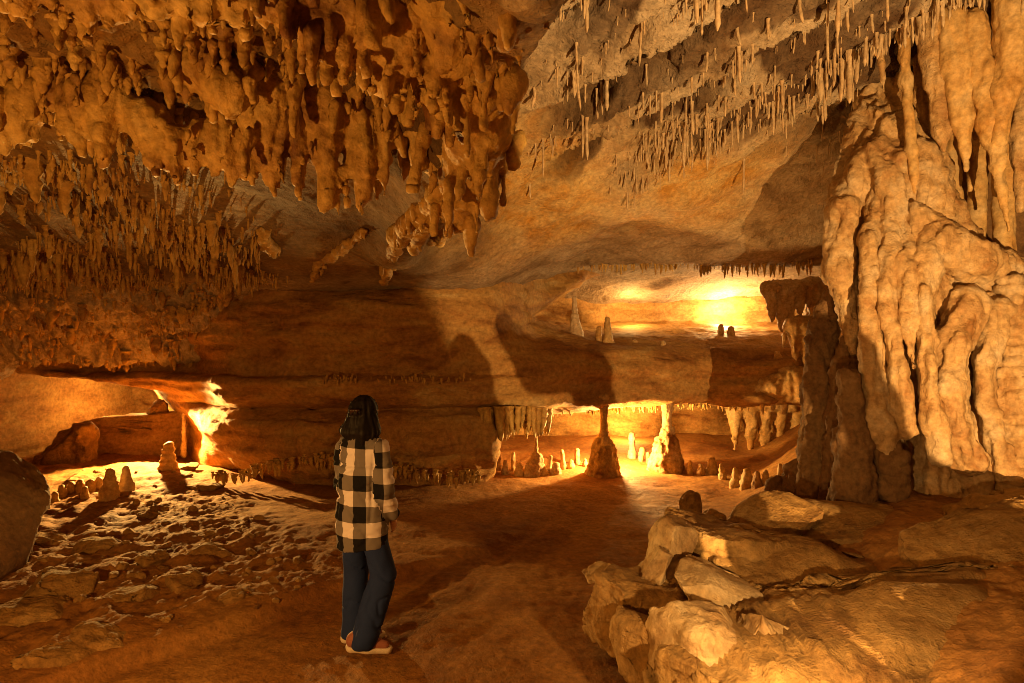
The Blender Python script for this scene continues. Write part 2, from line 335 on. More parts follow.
# ------------------------------------------------------------------ rock walls and the long shelf
def build_walls():
    f = Field((-8.6, 7.0, -.4), (6.2, 14.0, 3.7), 0.042); X, Y, Z = f.grid()
    nz = v2(X[:, 0, :], Z[:, 0, :], .8, 70)[:, None, :]; nx = v2(X[:, 0, :], Z[:, 0, :]*3, 1.6, 71, 4)[:, None, :]
    yb = np.interp(X[:, :1, :1], [-7, -5.5, -4.5, -3.8, -3, -1, 0, 1, 2, 3.5, 4.6, 6], [9.3, 9.0, 8.55, 8.1, 7.85, 7.85, 8.2, 8.75, 9.2, 9.5, 9.3, 8.6])
    pa = np.interp(Z[:1, :1, :], [-.2, .1, .3, .55, .85, 1.0, 1.07, 1.16, 1.3, 1.47, 1.53, 1.62, 2.0, 2.4, 2.7, 3.3], [.55, .45, .22, .05, .10, .22, .34, .10, -.02, -.12, .10, .10, .0, -.05, .05, .3])
    pb = np.interp(Z[:1, :1, :], [.8, 1.0, 1.1, 1.3, 1.6, 1.85, 2.05, 2.3, 3.3], [.4, .12, 0.0, .1, .0, .15, .6, 1.2, 1.6])
    t = sst(-.4, .7, X[:, :1, :1]); yf = yb+pa*(1-t)+pb*t+0.22*nz+0.13*nx
    body = smax(yf-Y, -4.0-3.8*sst(1.2, 1.75, Z)-.55*sst(.45, 1.35, Z)+0.08*nz-X-0.75*(Y-8.2), .3)
    # lower passage under the shelf
    ceil_low = 0.98+0.05*v2(X[:, :, 0], Y[:, :, 0], 1.2, 72)[:, :, None]
    lo = smax(Z-ceil_low, smax(-0.32+0.12*np.sin(Z*3)-X, Y-12.4-0.3*nz, .4), .12)
    body = smax(body, -lo, .1)
    # upper ledge: open above the shelf, closing to a point at the left
    top = np.interp(Y[:1, :, :1], [8, 9.3, 10, 12.5], [1.93, 1.98, 2.05, 2.42])+0.05*v2(X[:, :, 0], Y[:, :, 0], 1.1, 73)[:, :, None]+0.25*sst(1.5, .2, X)
    hi = smax(top-Z, smax(.25+1.6*np.abs(Z-2.42)-X+0.15*nz, Y-12.35-.35*nz+0.5*(Z-2.4), .5), .15)
    body = smax(body, -hi, .15)
    back = 12.6+.25*nz+0.1*nx-Y
    left = X+7.7+.4*nz; alc = 11.9+.9*nz+.3*nx+.35*np.sin(X*2.3)-.9*(Z-.6)*sst(.6, 2, Z)-Y; back = np.where(X < -4.2, np.minimum(back, alc), back)
    f.F[:] = np.minimum(smin(body, back, .3), left)*0.7
    f.capsule(P(346, 437, 8.0), P(312, 492, 7.75), .10, .20, .08, cut=True)
    V, Q = f.mesh()
    N = normals(V, Q)
    d = 0.05*fbm(V*np.array([1, 1, 2.2]), 1.8, 5, 75)+0.018*fbm(V*np.array([1, 1, 3.5]), 7, 4, 76)
    lay = V[:, 2]*5.2+.55*fbm(V*np.array([1, 1, .5]), .9, 3, 83); fr = lay % 1.0; d = d+.028*(sst(0, .75, fr)*sst(1.0, .9, fr)-.5)*np.clip(.6+1.2*vnoise(V*1.3, 84), 0, 1.3)
    low = sst(1.05, .7, V[:, 2])*sst(-4.3, -2.6, V[:, 0])*(V[:, 1] < 9)
    ph = V[:, 0]*1.0+0.1*vnoise(V*2, 77)
    d = d+low*0.05*fbm(np.stack([ph, 0*ph, V[:, 2]*.12], -1), 9, 2, 78, ridged=True)
    V = V+N*d[:, None]
    tag(link('cave_wall', mesh_np('cave_wall', V, Q), M['wall']), kind='structure')
    # wall behind the great column, on the right
    f = Field((3.0, 4.2, -.2), (6.6, 8.6, 5.4), 0.05); X, Y, Z = f.grid(); nz = v2(Y[0], Z[0], 1.0, 80)[None]
    f.F[:] = (7.05-(0.5*(X-3.3)+Y*1.0)+.22*nz-0.15*np.sin(Z*1.3+1))*.7
    f.F[:] = smax(f.F, 3.62+0.12*nz-X+0.56*(Y-6.3), .25)
    f.F[:, -1:, :] = 1; f.F[-1:] = 1
    V, Q = f.mesh(); V = rough(V, Q, .06, 2.5, 5, 81, zs=.4)
    tag(link('cave_wall', mesh_np('cave_wall', V, Q), M['shadow_brown']), kind='structure')  # darkened material carries the shade of the recess
build_walls(); print('walls', time.time()-T0)

# ------------------------------------------------------------------ flowstone hanging from the near left ceiling
def roof_at(u, v):
    """how far ahead the ceiling is met looking towards u, v"""
    Y = np.linspace(1.6, 9, 600); x = (u-CX)/F*Y; z = CZ-(v-CY)/F*Y; hit = np.nonzero(z >= ceil_z(x, Y))[0]
    return float(Y[hit[0]]) if len(hit) else 9.0
def drapery(label, strands, h=0.0145, base=None, seed=0, knob=0.011, mat='drip', fill=0, group='flowstone draperies on the left ceiling', name='flowstone_drapery', stick=False):
    """strands: lists of (u, v, Y, radius); melted together into one hanging mass"""
    rng = np.random.default_rng(100+seed)
    if stick: strands = [[(u, v, roof_at(u, v)-.03, r) for u, v, Y, r in st] for st in strands]
    ch = [([P(u, v, Y) for u, v, Y, r in st], [r for *_, r in st]) for st in strands]
    allp = np.concatenate([np.array(p) for p, _ in ch]); mr = max(max(r) for _, r in ch)+.12
    f = Field(allp.min(0)-mr, allp.max(0)+mr, h)
    for p, r in ch:
        f.chain(p, r, k=0.045)
        for _ in range(int(fill*1.5)):                                   # small drips and lumps on the strand
            i = rng.integers(0, len(p)-1); t = rng.random(); c = p[i]*(1-t)+p[i+1]*t; R = r[i]*(1-t)+r[i+1]*t
            c = c+rng.normal(0, .6, 3)*R*np.array([1.3, 1.3, .8]); L = R*rng.uniform(.3, 2.1)+.02; q = R*rng.uniform(.10, .28)+.008
            f.capsule(c, c-np.array([rng.normal(0, .1)*L, rng.normal(0, .1)*L, L]), q, q*.4, .022)
    V, Q = f.mesh(); V = rough(V, Q, .035, 5, 4, seed, knob, 10, zs=.5)
    N = normals(V, Q); V = V+N*(.034*(fbm(np.stack([V[:, 0]+.04*vnoise(V*3, seed), V[:, 1], V[:, 2]*.16], -1), 10, 3, seed+6, ridged=True)-.25))[:, None]
    V = rough(V, Q, .012, 18, 4, seed+5, .006, 30)
    o = V.mean(0); o[2] = V[:, 2].max()
    ob = link(name, mesh_np(name, V-o, Q), M[mat], loc=o)
    return tag(ob, label, 'flowstone', group)
def cone(u, v0, v1, Y, r, du=0, dY=0):
    t = np.linspace(0, 1, 6)
    return [(u+du*k, v0+(v1-v0)*k, Y+dY*k, r*1.25*(1-k)**.95+.011) for k in t]
def row(pts, Y0, Y1, r0=.05):
    us = [p[0] for p in pts]; out = []
    for u, a, b, *rr in pts:
        Y = Y0+(Y1-Y0)*(u-min(us))/max(1, max(us)-min(us)); r = rr[0] if rr else r0
        out.append(cone(u, a, b, Y, r, rr[1] if len(rr) > 1 else 0))
    for (u, a, b, *_), (u2, a2, b2, *_) in zip(pts, pts[1:]):
        Ya = Y0+(Y1-Y0)*(u-min(us))/max(1, max(us)-min(us)); Yb = Y0+(Y1-Y0)*(u2-min(us))/max(1, max(us)-min(us))
        if abs(u2-u) < 60: out.append([(u, a, Ya, .055), ((u+u2)/2, (a+a2)/2-3, (Ya+Yb)/2, .045), (u2, a2, Yb, .055)])
    return out
drapery('knobbly drapery at the far left of the second hanging row, ending in two fingers',
        row([(-25, 96, 140, .07), (4, 98, 150, .06), (22, 100, 142, .07), (40, 92, 120, .05), (62, 84, 152, .06, 18)], 3.35, 3.45), seed=1, fill=7)
drapery('orange drapery with a single flared finger left of the big pointed cone',
        row([(82, 92, 128, .05), (110, 92, 164, .085, -8), (135, 112, 140, .045), (150, 118, 170, .065), (168, 140, 165, .04)], 3.4, 3.5), seed=2, fill=7)
drapery('low cluster of short knobs between flared finger and big pointed cone',
        row([(178, 138, 184, .05), (196, 134, 172, .05), (212, 128, 176, .06), (232, 132, 186, .055), (247, 140, 178, .04)], 3.5, 3.62), seed=3, fill=8)
drapery('biggest pointed orange cone of the left ceiling, broad shouldered and blunt tipped',
        [cone(268, 82, 192, 3.5, .16, 4)]+row([(250, 82, 120, .06), (268, 80, 110, .1), (292, 84, 150, .07), (300, 120, 196, .05)], 3.5, 3.55), seed=4, fill=10)
drapery('slanting bulbous orange lobe above and left of the biggest pointed cone',
        [[(188, 36, 3.2, .09), (205, 68, 3.15, .12), (230, 92, 3.1, .10), (237, 108, 3.1, .05)], [(205, 60, 3.15, .06), (212, 112, 3.15, .015)], [(225, 60, 3.2, .08), (250, 70, 3.2, .06)]], seed=5, fill=9)
drapery('wide orange curtain with arched hollows to the right of the biggest cone',
        row([(312, 90, 158, .07), (332, 100, 207, .075, -6), (352, 92, 170, .05), (366, 150, 213, .06, -6), (384, 96, 196, .06), (400, 92, 155, .075)], 3.55, 3.7)+
        [[(320, 95, 3.6, .07), (360, 88, 3.62, .08), (405, 95, 3.7, .07)], [(345, 170, 3.6, .04), (330, 200, 3.6, .04)]], seed=6, fill=8)
drapery('heavy smooth orange tongue at the right end of the hanging row',
        row([(418, 108, 175, .06), (434, 105, 146, .055), (456, 112, 204, .13, -6), (474, 118, 192, .10, -4)], 3.7, 3.75)+[[(440, 100, 3.7, .08), (485, 115, 3.75, .09)]], seed=7, fill=7)
drapery('small orange drips hanging along the top left picture edge',
        row([(-20, -25, 5, .05), (24, -20, 12, .04), (55, -18, 6, .05), (84, -14, 20, .06), (112, -16, 15, .045), (135, -20, 8, .06)], 2.45, 2.5), seed=8, fill=8)
drapery('orange lumpy drapery hanging overhead above the slanting bulbous lobe',
        row([(158, -20, 12, .06), (182, -18, 0, .06), (206, -12, 16, .05), (236, -20, 13, .07), (262, -5, 14, .05), (278, -14, 18, .08)], 2.45, 2.55), seed=9, fill=9)
drapery('massive lobed orange flowstone bulging from the top ceiling above the wide curtain',
        [[(300, 5, 2.6, .12), (330, 30, 2.65, .1), (335, 55, 2.65, .03)], [(345, 10, 2.65, .12), (372, 40, 2.7, .1), (362, 60, 2.75, .05)], [(385, 0, 2.6, .14), (398, 48, 2.75, .12), (384, 78, 2.8, .05)],
         [(420, 10, 2.65, .12), (425, 50, 2.8, .10), (410, 75, 2.85, .04)], [(300, 5, 2.6, .1), (420, 5, 2.65, .1)]], seed=10, fill=12)
drapery('orange flowstone shoulder with drips where the left ceiling turns up to the high roof',
        [[(445, -10, 2.5, .13), (455, 40, 2.7, .12), (440, 82, 2.85, .05)], [(480, -20, 2.45, .14), (486, 25, 2.6, .10), (476, 46, 2.65, .03)], [(515, -25, 2.35, .12), (520, 10, 2.45, .08), (508, 35, 2.5, .02)],
         [(500, 30, 2.7, .05), (503, 62, 2.75, .015)], [(445, -5, 2.5, .12), (510, -15, 2.4, .12)]], seed=11, fill=12)
drapery('long knobbly orange buttress running down the edge of the left ceiling',
        [[(470, 40, 2.75, .12), (478, 85, 3.0, .15), (478, 130, 3.3, .17), (468, 180, 3.6, .13), (460, 222, 3.9, .06)], [(500, 20, 2.6, .08), (502, 70, 2.95, .06), (496, 125, 3.3, .05), (497, 168, 3.6, .03)],
         [(440, 70, 2.95, .1), (445, 100, 3.2, .1)], [(486, 150, 3.5, .06), (492, 200, 3.9, .02)]], seed=12, fill=26, knob=.035)
drapery('folded orange curtain with dark hollows at the low tip of the left ceiling',
        [[(478, 150, 3.9, .08), (482, 180, 4.1, .07), (470, 226, 4.2, .03)], [(462, 170, 4.1, .07), (446, 205, 4.3, .06), (440, 243, 4.4, .03)], [(440, 190, 4.3, .06), (424, 222, 4.5, .06), (412, 252, 4.7, .03)],
         [(420, 212, 4.7, .06), (398, 240, 5.0, .06), (383, 282, 5.3, .03)], [(475, 165, 4.0, .06), (440, 196, 4.4, .06), (395, 235, 5.0, .06)], [(455, 222, 4.3, .05), (430, 240, 4.6, .04)]], seed=13, fill=8, stick=True)
drapery('thin orange rib of little drips crossing the smooth dark ceiling',
        [[(366, 231, 4.9, .025), (340, 250, 5.2, .03), (318, 264, 5.5, .035), (312, 282, 5.6, .02)]], seed=14, fill=14, stick=True, h=.012, knob=.012)
drapery('lone pale orange blob on the smooth dark ceiling left of the thin rib',
        [[(262, 228, 5.2, .03), (268, 245, 5.2, .05), (280, 250, 5.2, .02)], [(263, 232, 5.2, .03), (262, 246, 5.2, .02)]], seed=15, fill=4, stick=True, h=.012, knob=.012)
print('drapes', time.time()-T0)

# ------------------------------------------------------------------ the great flowstone column on the right and its neighbours
def melt(name, chains, h, mat, parent=None, seed=0, flute=0.0, amp=.035, sc=4, knob=.02, ksc=10, k=.06, zs=.5, origin=None, ring=0.0, flat=None):
    ch = [([P(*q[:3]) for q in st], [q[3] for q in st]) for st in chains]
    allp = np.concatenate([np.array(p) for p, _ in ch]); mr = max(max(r) for _, r in ch)*(1 if flat is None else max(flat))+.12
    f = Field(allp.min(0)-mr, allp.max(0)+mr, h)
    for p, r in ch: f.chain(p, r, k, flat)
    V, Q = f.mesh()
    if ring:
        N = normals(V, Q); zz = V[:, 2]+.03*vnoise(V*4, seed)
        V = V+N*(ring*np.abs(np.sin(zz*pi/.085))*(0.5+.5*vnoise(V*6, seed+3)))[:, None]
    V = rough(V, Q, amp, sc, 4, seed, knob, ksc, zs=zs)
    if flute:
        N = normals(V, Q); wv = np.stack([V[:, 0]+.05*vnoise(V*2.2, seed+2), V[:, 1], V[:, 2]*.07], -1)
        V = V+N*(flute*(fbm(wv, 6.5, 3, seed+6, ridged=True)-.25))[:, None]
    N = normals(V, Q); V = V+N*(amp*.35*(fbm(V*np.array([1, 1, .35]), sc*3.2, 3, seed+7, ridged=True)-.3))[:, None]; V = rough(V, Q, amp*.22, sc*6, 3, seed+9)
    o = np.zeros(3) if origin is None else np.array(origin)
    return link(name, mesh_np(name, V-o, Q), M[mat], parent, None if parent is not None else o)
base = P(925, 478, 5.4)
gc = empty('flowstone_column', base, 'massive pale flowstone column with drooping folds at the right', 'column')
trunk = melt('trunk', [[(884, 50, 5.75, .10), (882, 95, 5.65, .17), (884, 140, 5.55, .28), (888, 190, 5.5, .42), (902, 250, 5.5, .50), (925, 330, 5.55, .58), (935, 410, 5.55, .56), (940, 490, 5.5, .66)],
                       [(930, 255, 5.4, .3), (975, 290, 5.4, .32), (985, 380, 5.5, .3), (990, 480, 5.5, .34)]], .026, 'pale', gc, 1, flute=.10, amp=.08, sc=3.6, knob=.03, ksc=10, origin=base, zs=.3)
for lab, st in [
    ('dark rounded left fold of the column', [(862, 150, 5.45, .06), (846, 210, 5.35, .14), (842, 270, 5.3, .15), (850, 325, 5.3, .07), (853, 350, 5.3, .03)]),
    (None, [(878, 190, 5.3, .10), (868, 240, 5.1, .07), (868, 300, 5.02, .04), (872, 350, 4.98, .085), (880, 430, 4.95, .12), (884, 455, 4.95, .1)]),
    (None, [(894, 200, 5.2, .10), (888, 260, 5.0, .08), (886, 310, 4.92, .06), (898, 370, 4.85, .08), (908, 428, 4.82, .10)]),
    (None, [(910, 225, 5.1, .11), (905, 265, 4.95, .08), (909, 320, 4.85, .065), (914, 368, 4.8, .025)]),
    (None, [(925, 240, 5.0, .14), (926, 300, 4.82, .09), (928, 360, 4.78, .085), (934, 420, 4.75, .08), (941, 455, 4.75, .08)]),
    (None, [(968, 305, 4.95, .17), (954, 345, 4.85, .13), (950, 385, 4.82, .12), (958, 430, 4.8, .13), (970, 462, 4.8, .15)]),
    (None, [(996, 312, 4.95, .14), (986, 360, 4.88, .09), (988, 410, 4.84, .055), (997, 445, 4.82, .06), (1006, 470, 4.8, .09)]),
    ('broad rippled ledge on the shoulder of the column', [(912, 215, 5.1, .16), (938, 246, 5.0, .20), (972, 262, 5.0, .20), (1000, 268, 5.1, .14)])]:
    st = [(u_, v_, Y_+.02, r_*.86) for u_, v_, Y_, r_ in st]
    o = melt('fold', [st], .018, 'pale', gc, int(st[0][0]), flute=.045, amp=.05, sc=4.6, knob=.026, ksc=13, origin=base, zs=.35)
    if lab: o['label'] = lab
rc = melt('flowstone_column', [[(1012, 285, 5.0, .10), (1016, 330, 5.0, .17), (1014, 400, 4.95, .19), (1022, 470, 4.9, .22), (1024, 500, 4.9, .22)]], .02, 'pale', None, 31, amp=.05, sc=6, knob=.04, ksc=9, origin=P(1018, 490, 4.9), ring=.03)
tag(rc, 'knobbly pale column cut by the right picture edge', 'column', kind='thing'); gc['kind'] = 'thing'
BIG = [('slender knobbly stalactite first from the left beside the great column top', 'ochre', [(903, 22, 5.1, .05), (906, 80, 5.1, .045), (912, 150, 5.1, .035), (916, 196, 5.1, .02)]),
       ('thick grey stalactite with blunt tip left of the ochre one', 'pale', [(934, 28, 5.0, .12), (938, 80, 5.0, .095), (942, 130, 5.0, .065), (944, 150, 5.0, .02)]),
       ('smooth bright ochre stalactite tapering to a sharp point', 'ochre', [(951, 22, 4.9, .13), (957, 65, 4.9, .115), (963, 120, 4.9, .07), (966, 170, 4.9, .015)]),
       ('long lumpy stalactite leaning right, right of the ochre one', 'ochre', [(974, 20, 4.8, .09), (982, 72, 4.8, .075), (991, 120, 4.8, .08), (998, 165, 4.8, .05), (1009, 230, 4.8, .02)]),
       ('thick stalactite from the top right corner merging towards the lumpy one', 'ochre', [(1014, -30, 4.6, .15), (1012, 40, 4.65, .10), (1006, 90, 4.7, .08), (1000, 140, 4.75, .05)]),
       ('stalactite hanging against the right picture edge', 'pale', [(1024, 70, 4.9, .07), (1019, 130, 4.9, .06), (1020, 210, 4.9, .03)]),
       ('narrow stalactite wedged behind the thick grey one', 'pale', [(922, 20, 5.3, .08), (924, 100, 5.3, .05), (928, 170, 5.3, .05), (926, 215, 5.3, .03)]),
       ('long thin stalactite pointing at the top of the great column', 'pale', [(877, -10, 5.2, .035), (881, 50, 5.2, .03), (884, 92, 5.2, .012)]),
       ('ragged stalactite in shadow in front of the dark right recess', 'ochre', [(972, 95, 5.4, .06), (974, 140, 5.4, .05), (970, 190, 5.4, .02)])]
for i, (lab, mt, st) in enumerate(BIG):
    o = melt('stalactite', [st], .014, mt, None, 40+i, flute=.02, amp=.02, sc=7, knob=.018, ksc=16, origin=P(*st[0][:3])); tag(o, lab, 'stalactite', 'large stalactites beside the right column')
BIG2 = [('long curtain stalactite in shadow on the wall of the right recess, left one', [(948, 70, 5.75, .09), (950, 150, 5.7, .08), (953, 235, 5.65, .05), (954, 262, 5.6, .06)]),
        ('long curtain stalactite in shadow on the wall of the right recess, middle one', [(974, 60, 5.65, .10), (978, 160, 5.6, .07), (977, 258, 5.55, .06)]),
        ('long curtain stalactite in shadow on the wall of the right recess, right one', [(1003, 60, 5.5, .12), (1006, 160, 5.45, .09), (1004, 275, 5.4, .07)])]
for i, (lab, st) in enumerate(BIG2):
    o = melt('stalactite', [st], .018, 'ochre', None, 240+i, flute=.03, amp=.02, sc=7, knob=.015, ksc=14, origin=P(*st[0][:3])); tag(o, lab, 'stalactite', 'large stalactites beside the right column')
STG = [('dark banded pillar left of the great column', 'shadow_brown', [(828, 295, 5.7, .05), (824, 330, 5.7, .12), (819, 400, 5.7, .15), (818, 450, 5.7, .16), (818, 510, 5.7, .19)], .012),
       ('tall ringed stalagmite in shadow at the foot of the great column', 'shadow_brown', [(849, 376, 5.0, .075), (850, 384, 5.0, .055), (851, 402, 5.0, .085), (853, 440, 5.0, .125), (855, 505, 5.0, .165)], .012),
       ('thin topped dark stalagmite behind the tall ringed one', 'shadow_brown', [(848, 334, 5.4, .05), (846, 360, 5.4, .085), (842, 420, 5.4, .12), (840, 500, 5.4, .15)], .02),
       ('short round headed dark stalagmite right of the tall ringed one', 'shadow_brown', [(882, 425, 5.0, .07), (884, 440, 5.0, .07), (888, 460, 4.95, .11), (892, 486, 4.95, .13)], .02),
       ('squat dark stalagmite stump left of the banded pillar', 'shadow_brown', [(796, 472, 5.9, .10), (797, 500, 5.9, .14), (798, 520, 5.9, .17)], .02),
       ('low dark stump beyond the overhanging slab', 'shadow_brown', [(777, 488, 6.0, .09), (776, 520, 6.0, .13)], .02)]
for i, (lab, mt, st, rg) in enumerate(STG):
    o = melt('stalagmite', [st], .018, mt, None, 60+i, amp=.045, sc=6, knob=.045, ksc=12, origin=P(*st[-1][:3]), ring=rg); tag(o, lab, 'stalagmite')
print('column', time.time()-T0)

# ------------------------------------------------------------------ formations in the lit passages
def spot_on_floor(u, v): 
    Y = CZ*F/(v-CY)
    for _ in range(8):
        p = P(u, v, Y); Y = (CZ-float(floor_z(p[:1], p[1:2])[0]))*F/(v-CY)
    return Y
def stalagmite(lab, u, vt, vb, wb, Y=None, mat='pale', wt=None, seed=0, group=None, name='stalagmite', bend=0, ring=.01):
    if Y is None: Y = spot_on_floor(u, vb)
    m = Y/F; wt = wt or wb*.35
    st = [(u+bend, vt+wt*.5, Y, wt*.5*m), (u+bend*.6, vt+(vb-vt)*.4, Y, (wt*.62+wb*.38)*.4*m), (u, vb-(vb-vt)*.2, Y, wb*.42*m), (u, vb+3, Y, wb*.5*m)]
    h = max(.008, min(.02, wt*.5*m/2.2))
    o = melt(name, [st], h, mat, None, seed, amp=.02, sc=9, knob=.012, ksc=16, k=.03, origin=P(u, vb, Y), ring=ring); return tag(o, lab, name.split('_')[-1], group)
def back_column(lab, u, vt, vn, vb, wn, wb, Y, mat, seed):
    m = Y/F
    c = empty('cave_column', P(u, vb, Y), lab, 'column', 'slim columns in the lit passage')
    c['kind'] = 'thing'
    melt('shaft', [[(u, vt, Y, wn*.8*m), (u, (vt+vn)/2, Y, wn*.45*m), (u, vn, Y, wn*.6*m)]], .012, mat, c, seed, amp=.02, sc=8, knob=.012, ksc=14, k=.03, origin=P(u, vb, Y))
    melt('base', [[(u, vn-4, Y, wn*.6*m), (u, vn+(vb-vn)*.35, Y, (wn*.5+wb*.2)*m), (u-1, vb-4, Y, wb*.42*m), (u-1, vb+4, Y, wb*.5*m)]], .018, mat, c, seed+1, amp=.05, sc=5, knob=.03, ksc=9, k=.05, origin=P(u, vb, Y), ring=.02)
    return c
back_column('slim column on a big dark mound, left of the white stalagmite', 604, 398, 436, 474, 7, 34, 8.95, 'ochre', 1)
back_column('slim column flaring into a pale lit foot, right of the white stalagmite', 667, 398, 436, 468, 9, 36, 9.4, 'pale', 3)
back_column('thinnest column of the lit passage, near its left end', 536, 408, 452, 472, 3, 17, 9.1, 'pale', 5)
stalagmite('slender white stalagmite glowing between the two slim columns', 632, 433, 460, 9, 10.2, 'straw', 5, 7)
for i, (u, a, b, w_, lab) in enumerate([
    (712, 457, 473, 12, 'small pale pointed stalagmite right of the flared column foot'), (735, 467, 487, 10, 'pale stalagmite first in the close row before the dark stumps'),
    (747, 469, 487, 13, 'stubby stalagmite in the middle of the close row'), (757, 471, 487, 10, 'brown stalagmite at the right end of the close row'), (780, 464, 480, 6, 'thin bright stalagmite left of the squat dark stump'),
    (492, 458, 474, 7, 'stubby dark stalagmite at the left mouth of the lit passage'), (505, 459, 474, 8, 'small stalagmite second from the left mouth of the lit passage'),
    (519, 462, 476, 9, 'small brown stalagmite just left of the thinnest column'), (527, 464, 476, 7, 'tiny stalagmite touching the foot of the thinnest column'), (556, 462, 474, 12, 'low cone stalagmite between thinnest column and dark mound'),
    (544, 466, 475, 8, 'tiny cone stalagmite right of the thinnest column'), (571, 460, 468, 7, 'tiny lit stalagmite left of the dark mound'), (585, 459, 466, 6, 'tiny lit stalagmite close behind the dark mound')]):
    stalagmite(lab, u, a, b, w_, None, 'ochre' if i % 3 else 'pale', w_*.5, 80+i, 'small stalagmites of the lit passage')
for i, (u, a, b_, w_) in enumerate([(499, 450, 470, 6), (513, 452, 471, 5), (549, 455, 472, 6), (563, 450, 470, 5), (577, 448, 464, 5), (641, 448, 461, 5), (649, 452, 463, 6), (690, 460, 474, 6), (700, 463, 475, 8), (722, 464, 479, 7), (766, 470, 484, 6), (488, 462, 477, 8)]):
    stalagmite('slim stalagmite among the many on the floor of the lit passage', u, a, b_, w_, None, 'ochre' if i % 2 else 'pale', 3+i % 3, 180+i, 'slim stalagmites on the passage floor', bend=(i % 3)-1)
# on the upper ledge
stalagmite('white spire stalagmite on the left of the upper ledge', 576, 296, 346, 16, 9.75, 'straw', 3, 95, bend=-2)
stalagmite('taller of the twin reddish stalagmites on the upper ledge', 608, 316, 352, 13, 9.55, 'ochre', 5, 96)
stalagmite('shorter of the twin reddish stalagmites on the upper ledge', 599, 326, 352, 12, 9.6, 'ochre', 5, 97)
stalagmite('small dark stalagmite in front of the ledge lamp glare', 721, 324, 342, 7, 10.6, 'ochre', 4, 98)
stalagmite('stubby stalagmite at the right of the ledge lamp glare', 731, 326, 344, 9, 10.5, 'ochre', 5, 99)
stalagmite('tiny knob stalagmite on the middle of the upper ledge', 634, 340, 349, 8, 9.7, 'ochre', 5, 100)
stalagmite('small cone stalagmite on the ledge right of its middle', 663, 340, 352, 9, 9.7, 'ochre', 5, 101)
# left alcove
stalagmite('brown stalagmite left of the glowing one in the alcove', 110, 468, 498, 18, None, 'ochre', 7, 110)
stalagmite('glowing white stalagmite in the left alcove', 126, 466, 491, 15, None, 'straw', 6, 111)
stalagmite('thick lumpy stalagmite before the alcove glare', 168, 443, 480, 22, 8.45, 'ochre', 9, 112, ring=.03)
stalagmite('thin pale column standing in the alcove glare', 184, 412, 452, 5, 9.6, 'straw', 3, 113)
for i, (u, v) in enumerate([(62, 497), (72, 494), (80, 492), (90, 491), (98, 489), (55, 503), (45, 508), (85, 498)]):
    stalagmite('knee high stalagmite nub in the row at the left rim of the alcove floor', u, v-12, v, 9, None, 'ochre', 5, 120+i, 'stalagmite nubs at the left rim of the alcove floor')
drapery('bright lit curtain at the right end of the upper ledge', [cone(u, 288, v, 9.6, .09) for u, v in ((772, 322), (782, 335), (790, 330), (800, 318), (812, 325), (824, 315))]+[[(768, 288, 9.6, .12), (828, 285, 9.6, .12)]], h=.03, seed=21, mat='pale', fill=5, group='flowstone curtains right of the ledge')
drapery('brown fringed curtain below the bright curtain', [cone(u, 325, v, 9.3, .10) for u, v in ((796, 362), (806, 368), (816, 364), (826, 372))]+[[(792, 325, 9.3, .12), (830, 325, 9.3, .12)]], h=.03, seed=22, mat='ochre', fill=5, group='flowstone curtains right of the ledge')
drapery('rounded brown flowstone bank under fringed curtain', [[(760, 392, 9.5, .2), (800, 385, 9.3, .25), (835, 392, 9.2, .25)], [(775, 360, 9.6, .15), (800, 380, 9.4, .2)]], h=.03, seed=23, mat='ochre', fill=5, group='flowstone curtains right of the ledge')
drapery('drooping curtain at the right back of the lit passage', [cone(u, 405, v, 10.8, .12) for u, v in ((735, 450), (750, 455), (765, 460), (780, 456), (795, 462))]+[[(725, 400, 10.8, .15), (805, 400, 10.6, .2)]], h=.03, seed=24, mat='ochre', fill=5, group='flowstone curtains right of the ledge')
print('passages', time.time()-T0)

# ------------------------------------------------------------------ stalactites and soda straws, one object each
def hang_mesh(name, seed, n=8, rings=9, straw=False):
    """unit length, hanging from the origin down to z = -1; radius about 0.12 at the root"""
    r_ = np.random.default_rng(seed); V = []; Q = []
    bx, by = r_.normal(0, .05, 2)
    for i in range(rings+1):
        t = i/rings; z = .12-1.12*t
        if straw: r = .055*(1+.25*r_.normal()*.4)+.05*max(0, .25-t)*2
        else: r = .15*(1-t)**.55*(1+.22*r_.normal())+.018+.10*max(0, .22-t)
        if i == rings: r = .012
        for k in range(n):
            a = 2*pi*k/n; q = r*(1+.14*r_.normal()); V.append((q*cos(a)+bx*t*t, q*sin(a)+by*t*t, z))
    for i in range(rings):
        for k in range(n): Q.append((i*n+k, i*n+(k+1) % n, (i+1)*n+(k+1) % n, (i+1)*n+k))
    return np.array(V), np.array(Q)[:, ::-1]
HV = [hang_mesh('s', i) for i in range(10)]; SV = [hang_mesh('t', 50+i, 6, 7, True) for i in range(8)]
HM = [mesh_np('stalactite', *q) for q in HV]; SM = [mesh_np('soda_straw', *q) for q in SV]
def scatter(n, xr, yr, dens, seed):
    r_ = np.random.default_rng(seed); x = r_.uniform(*xr, n); y = r_.uniform(*yr, n)
    keep = r_.random(n) < dens(x, y); return x[keep], y[keep], r_
ITEMS = {'stalactite': [], 'soda_straw': []}   # x, y, z, length, radius scale, rotation, variant, where
def in_view(x, y, z):
    u = CX+F*x/y; v = CY-F*(z-CZ)/y; return (u > -5) & (u < 1029) & (v > -10) & (v < 690)
def add(kind, x, y, z, L, R, where, r_):
    for i in range(len(x)):
        if in_view(x[i], y[i], z[i]-L[i]*.6): ITEMS[kind].append((x[i], y[i], z[i], L[i], R[i], r_.uniform(0, 2*pi), int(r_.integers(0, 8)), where))
